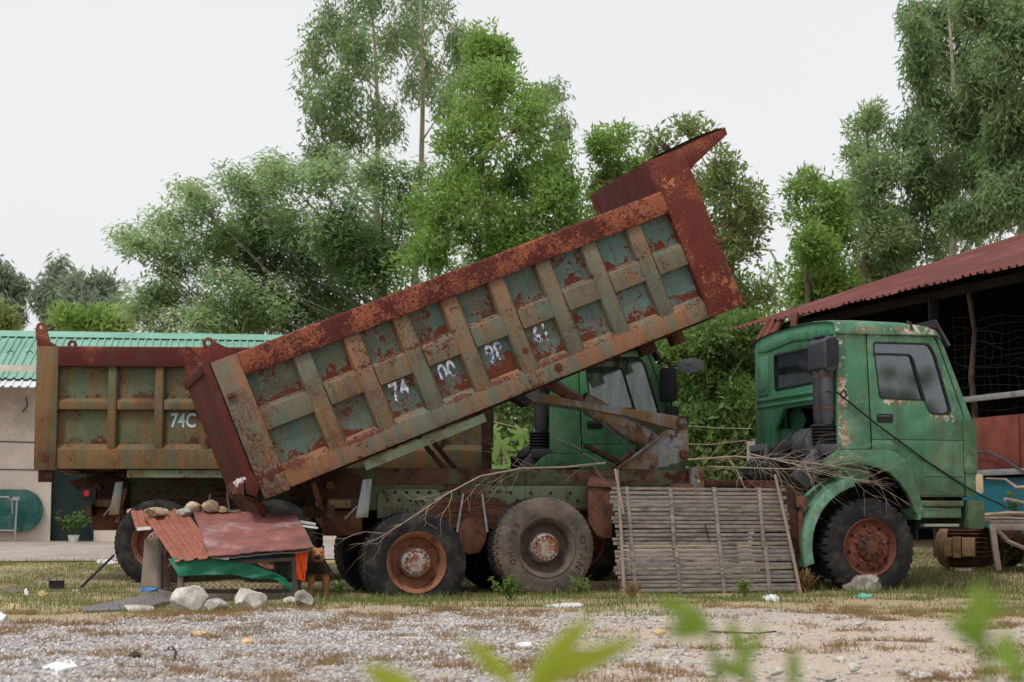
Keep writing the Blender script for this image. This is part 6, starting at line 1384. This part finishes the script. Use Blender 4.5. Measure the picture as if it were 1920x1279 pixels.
drape('tarpaulin', 'dark green plastic tarp hanging in a sagging swag along the kennel front', [at(314, 1047, 18.80), at(390, 1045, 18.82), at(440, 1052, 18.85), at(500, 1068, 18.9), at(530, 1080, 18.95), at(548, 1098, 19.0)], [at(336, 1080, 18.78), at(392, 1078, 18.8), at(440, 1078, 18.82), at(480, 1086, 18.86), at(520, 1086, 18.9), at(546, 1113, 18.95)], M['tarp_green'], .03, 26, 6, 2)
drape('cloth', 'faded blue cloth hanging under the front edge of the red plywood', [at(424, 1040, 19.1), at(514, 1036, 19.15)], [at(430, 1052, 19.1), at(516, 1055, 19.15)], M['tarp_blue'], .012, 12, 4, 5)
drape('cloth', 'dark grey sheet hanging inside the right end of the kennel', [at(512, 1036, 19.3), at(556, 1034, 19.3)], [at(515, 1075, 19.3), at(555, 1092, 19.3)], M['tarp_grey'], .02, 10, 5, 7)
drape('cloth', 'bright orange cloth strip hanging at the right end of the plywood beside the dog', [at(553, 1030, 19.0), at(580, 1026, 19.0)], [at(558, 1086, 19.0), at(571, 1090, 19.0)], M['orange'], .015, 8, 8, 8)
o = sheet4([at(264, 1100, 20.3), at(319, 1100, 20.3), at(306, 1007, 20.45), at(271, 1012, 20.45)], 8, 8, 0, .004, .03, 2).build('cement_board', mat_plain('cement_board', lin(128, 116, 104), .9, .2, 4, dirt=lin(92, 84, 78), dirt_amt=.5)); tag(o, 'grey-brown cement board standing on edge left of the kennel', 'board')
# rubber flap on the ground
def flap(name, label, outline, mat, th=.02, lift=.02, cat='litter', seed=1, kind=None, crumple=.0):
    pts = [gr(*p) for p in outline]; rr = random.Random(seed); c = sum(pts, Vector()) / len(pts); vs = [c + Vector((0, 0, lift + th + crumple))]; n = len(pts)
    for f in (.5, 1.0):
        for p in pts: q = c.lerp(p, f); vs.append(q + Vector((0, 0, lift * (1.2 - f) + th + rr.uniform(-.3, 1) * crumple)))
    fs = [(0, 1 + i, 1 + (i + 1) % n) for i in range(n)] + [(1 + i, 1 + n + i, 1 + n + (i + 1) % n, 1 + (i + 1) % n) for i in range(n)]
    k = len(vs)
    for p in pts: vs.append(p + Vector((0, 0, -.01)))
    fs += [(1 + n + i, k + i, k + (i + 1) % n, 1 + n + (i + 1) % n) for i in range(n)]
    return tag(MB().add(vs, fs).build(name, mat, fix=False, ang=50, flat=crumple > 0), label, cat)
M['rubber'] = mat_plain('grey_rubber', lin(108, 104, 106), .7, .15, 5, dirt=lin(140, 128, 118), dirt_amt=.5)
flap('rubber_flap', 'long grey rubber flap lying on the grass left of the kennel', [(155, 1151), (165, 1142), (225, 1137), (262, 1122), (300, 1113), (330, 1116), (334, 1128), (300, 1136), (262, 1148), (205, 1150)], M['rubber'], .02, .05)
# litter
WH, BK = M['white_paint'], M['black']
M['bag_white'] = mat_plain('plastic_bag', lin(226, 226, 228), .5, .1, 12); M['bag_teal'] = mat_plain('teal_bag', lin(120, 196, 180), .5, .15, 12); M['bag_blue'] = mat_plain('blue_rag', lin(74, 130, 190), .7, .3, 12); M['card'] = mat_plain('card', lin(196, 168, 124), .8, .2, 8)
def scrap(px, py, w, h, mat, label, cat='litter', seed=1, rows=1.0, name='litter'):
    k = random.Random(seed); pts = [(px + w / 2 * math.cos(a * .7854) * k.uniform(.6, 1.1), py - h / 2 + h / 2 * math.sin(a * .7854) * k.uniform(.6, 1.1)) for a in range(8)]
    return flap(name, label, pts, mat, .004, .01, cat, seed, crumple=.03 * rows)
scrap(108, 1266, 70, 20, M['bag_white'], 'torn white plastic bag on the gravel at the bottom left corner', seed=2, name='plastic_bag')
scrap(1447, 1133, 46, 15, M['bag_white'], 'crumpled white plastic bag on the grass below the slat panel', seed=3, rows=1.6, name='plastic_bag')
scrap(1062, 1139, 90, 7, M['bag_white'], 'flat dirty white sheet lying before the second rear wheel', seed=4, rows=.3, name='paper_sheet')
scrap(1620, 1124, 36, 9, M['bag_teal'], 'pale teal plastic scrap in front of the front wheel', seed=5, name='plastic_scrap')
scrap(280, 1112, 46, 14, M['bag_blue'], 'crumpled blue rag beside the cement board', seed=6, rows=1.4, name='rag')
scrap(200, 1060, 62, 12, M['bag_white'], 'white and pink rag on the grass left of the rear wheel', seed=7, name='rag')
scrap(50, 1121, 13, 12, M['bag_white'], 'small white paper ball on the left grass', seed=8, rows=1.5, name='paper_ball')
scrap(80, 1119, 28, 10, M['card'], 'crumpled cream paper right of the paper ball', seed=9, name='paper_scrap')
scrap(28, 1113, 66, 12, M['timber'], 'flat dark board scrap at the left edge of the grass', seed=10, rows=.4, name='board_scrap')
scrap(3, 1164, 20, 14, M['bag_white'], 'white scrap cut by the left picture edge', seed=11, name='paper_scrap')
scrap(88, 1089, 24, 7, M['rubber'], 'flat grey stone-like scrap left of the black block', seed=12, rows=.5, name='scrap')
scrap(25, 1143, 42, 8, M['card'], 'curled dry palm husk on the left grass', seed=13, rows=.8, name='husk')
scrap(253, 1233, 28, 9, BK, 'small black shard on the gravel', seed=14, rows=.5, name='shard')
scrap(375, 1193, 34, 8, M['card'], 'yellow leaf scrap on the gravel below the pointed boulder', seed=15, rows=.4, name='dry_leaf')
scrap(462, 1206, 30, 7, M['card'], 'tan leaf scrap on the gravel below the rounded boulder', seed=16, rows=.4, name='dry_leaf')
scrap(980, 1216, 40, 9, M['bag_white'], 'pale scrap on the earth behind the blurred yellow leaves', seed=17, rows=.4, name='paper_scrap')
scrap(985, 1240, 50, 10, M['rubber'], 'grey flat scrap on the earth behind the blurred yellow leaves', seed=18, rows=.4, name='scrap')
scrap(1235, 1189, 30, 8, M['card'], 'orange-brown leaf scrap on the bare earth', seed=19, rows=.4, name='dry_leaf')
scrap(140, 1112, 20, 5, M['bag_white'], 'thin white scrap right of the black block', seed=20, rows=.4, name='paper_scrap')
q = gr(106, 1106); tag(MB().box((0, 0, .05), (.17, .10, .10)).box((0, 0, .105), (.18, .11, .012)).build('black_block', BK, loc=q, rot=(0, 0, .1)), 'black plastic box on the left grass', 'box')
tag(MB().tube([gr(310, 1221), gr(322, 1217) + Vector((0, 0, .015)), gr(330, 1225) + Vector((0, 0, .01)), gr(327, 1234)], .008, 6).build('black_hose', BK), 'short bent piece of black hose on the gravel', 'hose')
tag(MB().tube([gr(1332, 1187) + Vector((0, 0, .01)), gr(1380, 1190) + Vector((0, 0, .015)), gr(1420, 1190) + Vector((0, 0, .01)), gr(1455, 1187) + Vector((0, 0, .012))], .006, 6).build('black_cable', BK), 'thin dark cable lying on the bare earth', 'cable')
a = gr(151, 1102); b = at(214, 1041, 22.7); tag(MB().tube([a, b], .016, 8).build('black_rod', BK), 'black rod leaning against the rear tyre of the parked truck', 'rod')
a = at(597, 1030, 20.3); b = gr(638, 1092); tag(MB().tube([a, a.lerp(b, .5) - Vector((0, 0, .03)), b], .008, 6).build('rope', BK), 'thin dark rope running down from the kennel behind the dog', 'rope')
# weeds and tussocks by the tyres
q = gr(957, 1126); leafy('weed', 'low bushy green weed at the foot of the dusty tyre', q, .26, .48, 26, M['leaf_bush'], 10, .055, .035, 'weed', group='weeds by the tyres')
q = gr(745, 1112); leafy('weed', 'thin flowering weed in front of the rearmost tyre', q, .42, .3, 5, M['leaf_yel'], 8, .035, .02, 'weed', group='weeds by the tyres')
q = gr(1395, 1118); leafy('weed', 'tufted olive weed at the right foot of the slat panel', q, .2, .26, 30, M['leaf_yel'], 8, .06, .012, 'weed', group='weeds by the tyres')
q = gr(1085, 1118); leafy('weed', 'grassy weed right of the dusty tyre', q, .22, .3, 24, M['leaf_yel'], 7, .09, .012, 'weed', group='weeds by the tyres')
q = gr(640, 1122); leafy('weed', 'small green weed right of the dog', q, .2, .24, 12, M['leaf_bush'], 8, .05, .03, 'weed', group='weeds by the tyres')
q = gr(1185, 1122); leafy('weed', 'dry grassy weed at the left foot of the slat panel', q, .2, .3, 18, M['dry'], 7, .06, .012, 'weed', group='weeds by the tyres')
q = gr(1510, 1112); leafy('weed', 'brown grassy weed left of the front wheel', q, .28, .35, 26, M['dry'], 8, .11, .012, 'weed', group='weeds by the tyres')
q = gr(1870, 1070); leafy('weed', 'green leafy weed in front of the bench leg', q, .3, .6, 22, M['leaf_bush'], 9, .06, .04, 'weed', group='weeds by the tyres')

# ------------------------------------------------------------------ dog
def skin_mesh(name, verts, edges, radii, mat, root_i, sub=2):
    me = bpy.data.meshes.new(name); me.from_pydata([Vector(v) for v in verts], edges, []); o = bpy.data.objects.new(name, me); col.objects.link(o)
    o.modifiers.new('skin', 'SKIN')
    for i, s in enumerate(me.skin_vertices[0].data):
        s.radius = radii[i] if isinstance(radii[i], tuple) else (radii[i], radii[i]); s.use_root = (i == root_i)
    m = o.modifiers.new('sub', 'SUBSURF'); m.levels = m.render_levels = sub
    ev = o.evaluated_get(bpy.context.evaluated_depsgraph_get()); nm = bpy.data.meshes.new_from_object(ev); bpy.data.objects.remove(o); bpy.data.meshes.remove(me)
    nm.name = name; nm.materials.clear(); nm.materials.append(mat); nm.polygons.foreach_set('use_smooth', [True] * len(nm.polygons)); return link_mesh(name, nm)
n = NT('dog_coat'); v = n.co(); s3 = n.n('ShaderNodeSeparateXYZ'); n.l(v, s3.inputs[0]); nz = n.noise(v, 14, 5, .6)
leg = n.ramp(n.math('ADD', s3.outputs[2], n.math('MULTIPLY', n.math('SUBTRACT', nz, .5), .06)), .27, .20)
dist = n.n('ShaderNodeVectorMath', operation='DISTANCE'); n.l(v, dist.inputs[0]); dist.inputs[1].default_value = (0.0, -.30, .47)
face = n.math('SUBTRACT', 1.0, n.ramp(n.math('ADD', dist.outputs['Value'], n.math('MULTIPLY', n.math('SUBTRACT', nz, .5), .04)), .075, .10))
k = n.mix(n.math('MAXIMUM', leg, face), lin(44, 36, 32), lin(160, 104, 64)); muz = n.ramp(s3.outputs[1], -.335, -.36)
k = n.mix(n.math('MULTIPLY', muz, n.ramp(s3.outputs[2], .46, .42)), k, lin(36, 30, 28)); n.color(k); n.rough(.9); n.bump(n.noise(n.co((1, 1, .3)), 90, 3), .006); M['dog'] = n.m
D_ = [(0, .22, .36), (0, .06, .35), (0, -.10, .35), (0, -.20, .38), (0, -.25, .44), (0, -.28, .475), (0, -.34, .455), (0, -.40, .44),
      (-.075, -.12, .28), (-.08, -.125, .17), (-.078, -.115, .06), (-.078, -.145, .018), (.075, -.12, .28), (.08, -.125, .17), (.078, -.115, .06), (.078, -.145, .018),
      (-.08, .22, .28), (-.085, .17, .20), (-.085, .27, .12), (-.085, .25, .04), (-.085, .22, .016), (.08, .22, .28), (.085, .17, .20), (.085, .27, .12), (.085, .25, .04), (.085, .22, .016),
      (0, .31, .36), (0, .38, .28), (0, .42, .18), (-.045, -.26, .525), (-.06, -.265, .565), (.045, -.26, .525), (.06, -.265, .565)]
E_ = [(0, 1), (1, 2), (2, 3), (3, 4), (4, 5), (5, 6), (6, 7), (2, 8), (8, 9), (9, 10), (10, 11), (2, 12), (12, 13), (13, 14), (14, 15), (0, 16), (16, 17), (17, 18), (18, 19), (19, 20), (0, 21), (21, 22), (22, 23), (23, 24), (24, 25), (0, 26), (26, 27), (27, 28), (5, 29), (29, 30), (5, 31), (31, 32)]
Rr = [.08, .085, .095, .085, .075, .072, .042, .03, .05, .034, .026, .03, .05, .034, .026, .03, .06, .046, .026, .022, .028, .06, .046, .026, .022, .028, .035, .026, .014, .026, .010, .026, .010]
dog = skin_mesh('dog', D_, E_, Rr, M['dog'], 2); q = gr(594, 1121); dog.location = q + Vector((0, .12, 0)); dog.rotation_euler = (0, 0, R(5)); tag(dog, 'young black and tan dog standing beside the kennel, facing the camera', 'dog')
for sx in (-1, 1):
    e = MB(); bm = bmesh.new(); bmesh.ops.create_uvsphere(bm, u_segments=10, v_segments=8, radius=.011); me = bpy.data.meshes.new('eye'); bm.to_mesh(me); bm.free(); me.materials.append(M['black']); link_mesh('eye', me, dog, (sx * .032, -.335, .49))
bm = bmesh.new(); bmesh.ops.create_uvsphere(bm, u_segments=10, v_segments=8, radius=.016); me = bpy.data.meshes.new('nose'); bm.to_mesh(me); bm.free(); me.materials.append(M['black']); link_mesh('nose', me, dog, (0, -.425, .447))

# ------------------------------------------------------------------ plants close to the camera (out of focus)
def near_plant(label, Y, leaves, mat, seed):
    cx = sum(l[0] for l in leaves) / len(leaves); b = at(cx, 1279, Y); root = empty('foreground_plant', (b.x, Y, 0)); tag(root, label, 'plant'); o = Vector((b.x, Y, 0)); rr = random.Random(seed)
    hub = Vector((0, 0, .5)); st = MB().tube([(0, 0, -.02), (.01, 0, .3), hub], [.006, .005, .004], 6)
    for (x0, y0, x1, y1, w) in leaves:
        dy = rr.uniform(-.05, .05); p, q_ = at(x0, y0, Y + dy) - o, at(x1, y1, Y + dy + rr.uniform(-.02, .02)) - o; st.tube([hub, hub.lerp(p, .6) + Vector((0, .01, -.01)), p], [.0035, .003, .002], 5, False)
        d = q_ - p; L = d.length; d.normalize(); s = d.cross(Vector((0, 1, .35))).normalized(); u = s.cross(d); wd = .8 * w * Y / FPX; prof = [(0, .05), (.12, .45), (.3, .9), (.5, 1.0), (.7, .8), (.88, .4), (1.0, .03)]
        vs, fs = [], []
        for t, k in prof:
            c = p + d * L * t - u * (.12 * L * t * t)
            vs += [c + s * wd * .5 * k + u * wd * .12 * k, c, c - s * wd * .5 * k + u * wd * .12 * k]
        for i in range(len(prof) - 1):
            for j in (0, 1): fs.append((i * 3 + j, i * 3 + j + 1, i * 3 + j + 4, i * 3 + j + 3))
        MB().add(vs, fs).build('leaf', mat, root, fix=False, ang=80)
    st.build('stem', mat, root, fix=False)
near_plant('blurred yellow-green leaves in the foreground at the bottom centre', 1.6, [(985, 1300, 1105, 1150, 62), (1005, 1285, 1205, 1185, 58), (975, 1295, 865, 1185, 48), (800, 1320, 680, 1240, 66), (1000, 1320, 1070, 1220, 50)], mat_leaf('yellow_near_leaf', (.22, .32, .025, 1), (.36, .41, .04, 1), trans=.45), 1)
near_plant('blurred green leaf sprig in the foreground below the slat panel', 1.65, [(1335, 1175, 1235, 1120, 46), (1330, 1185, 1240, 1175, 50), (1410, 1270, 1330, 1238, 44), (1400, 1255, 1366, 1150, 34), (1405, 1250, 1428, 1160, 24), (1490, 1300, 1486, 1205, 32)], M['leaf_near'], 2)
near_plant('blurred green leaf cluster in the foreground at the right edge', 1.4, [(1840, 1180, 1835, 1090, 60), (1845, 1190, 1770, 1160, 55), (1850, 1170, 1880, 1110, 45), (1900, 1270, 1880, 1180, 60), (1910, 1280, 1915, 1230, 60), (1850, 1210, 1800, 1185, 50)], M['leaf_near'], 3)
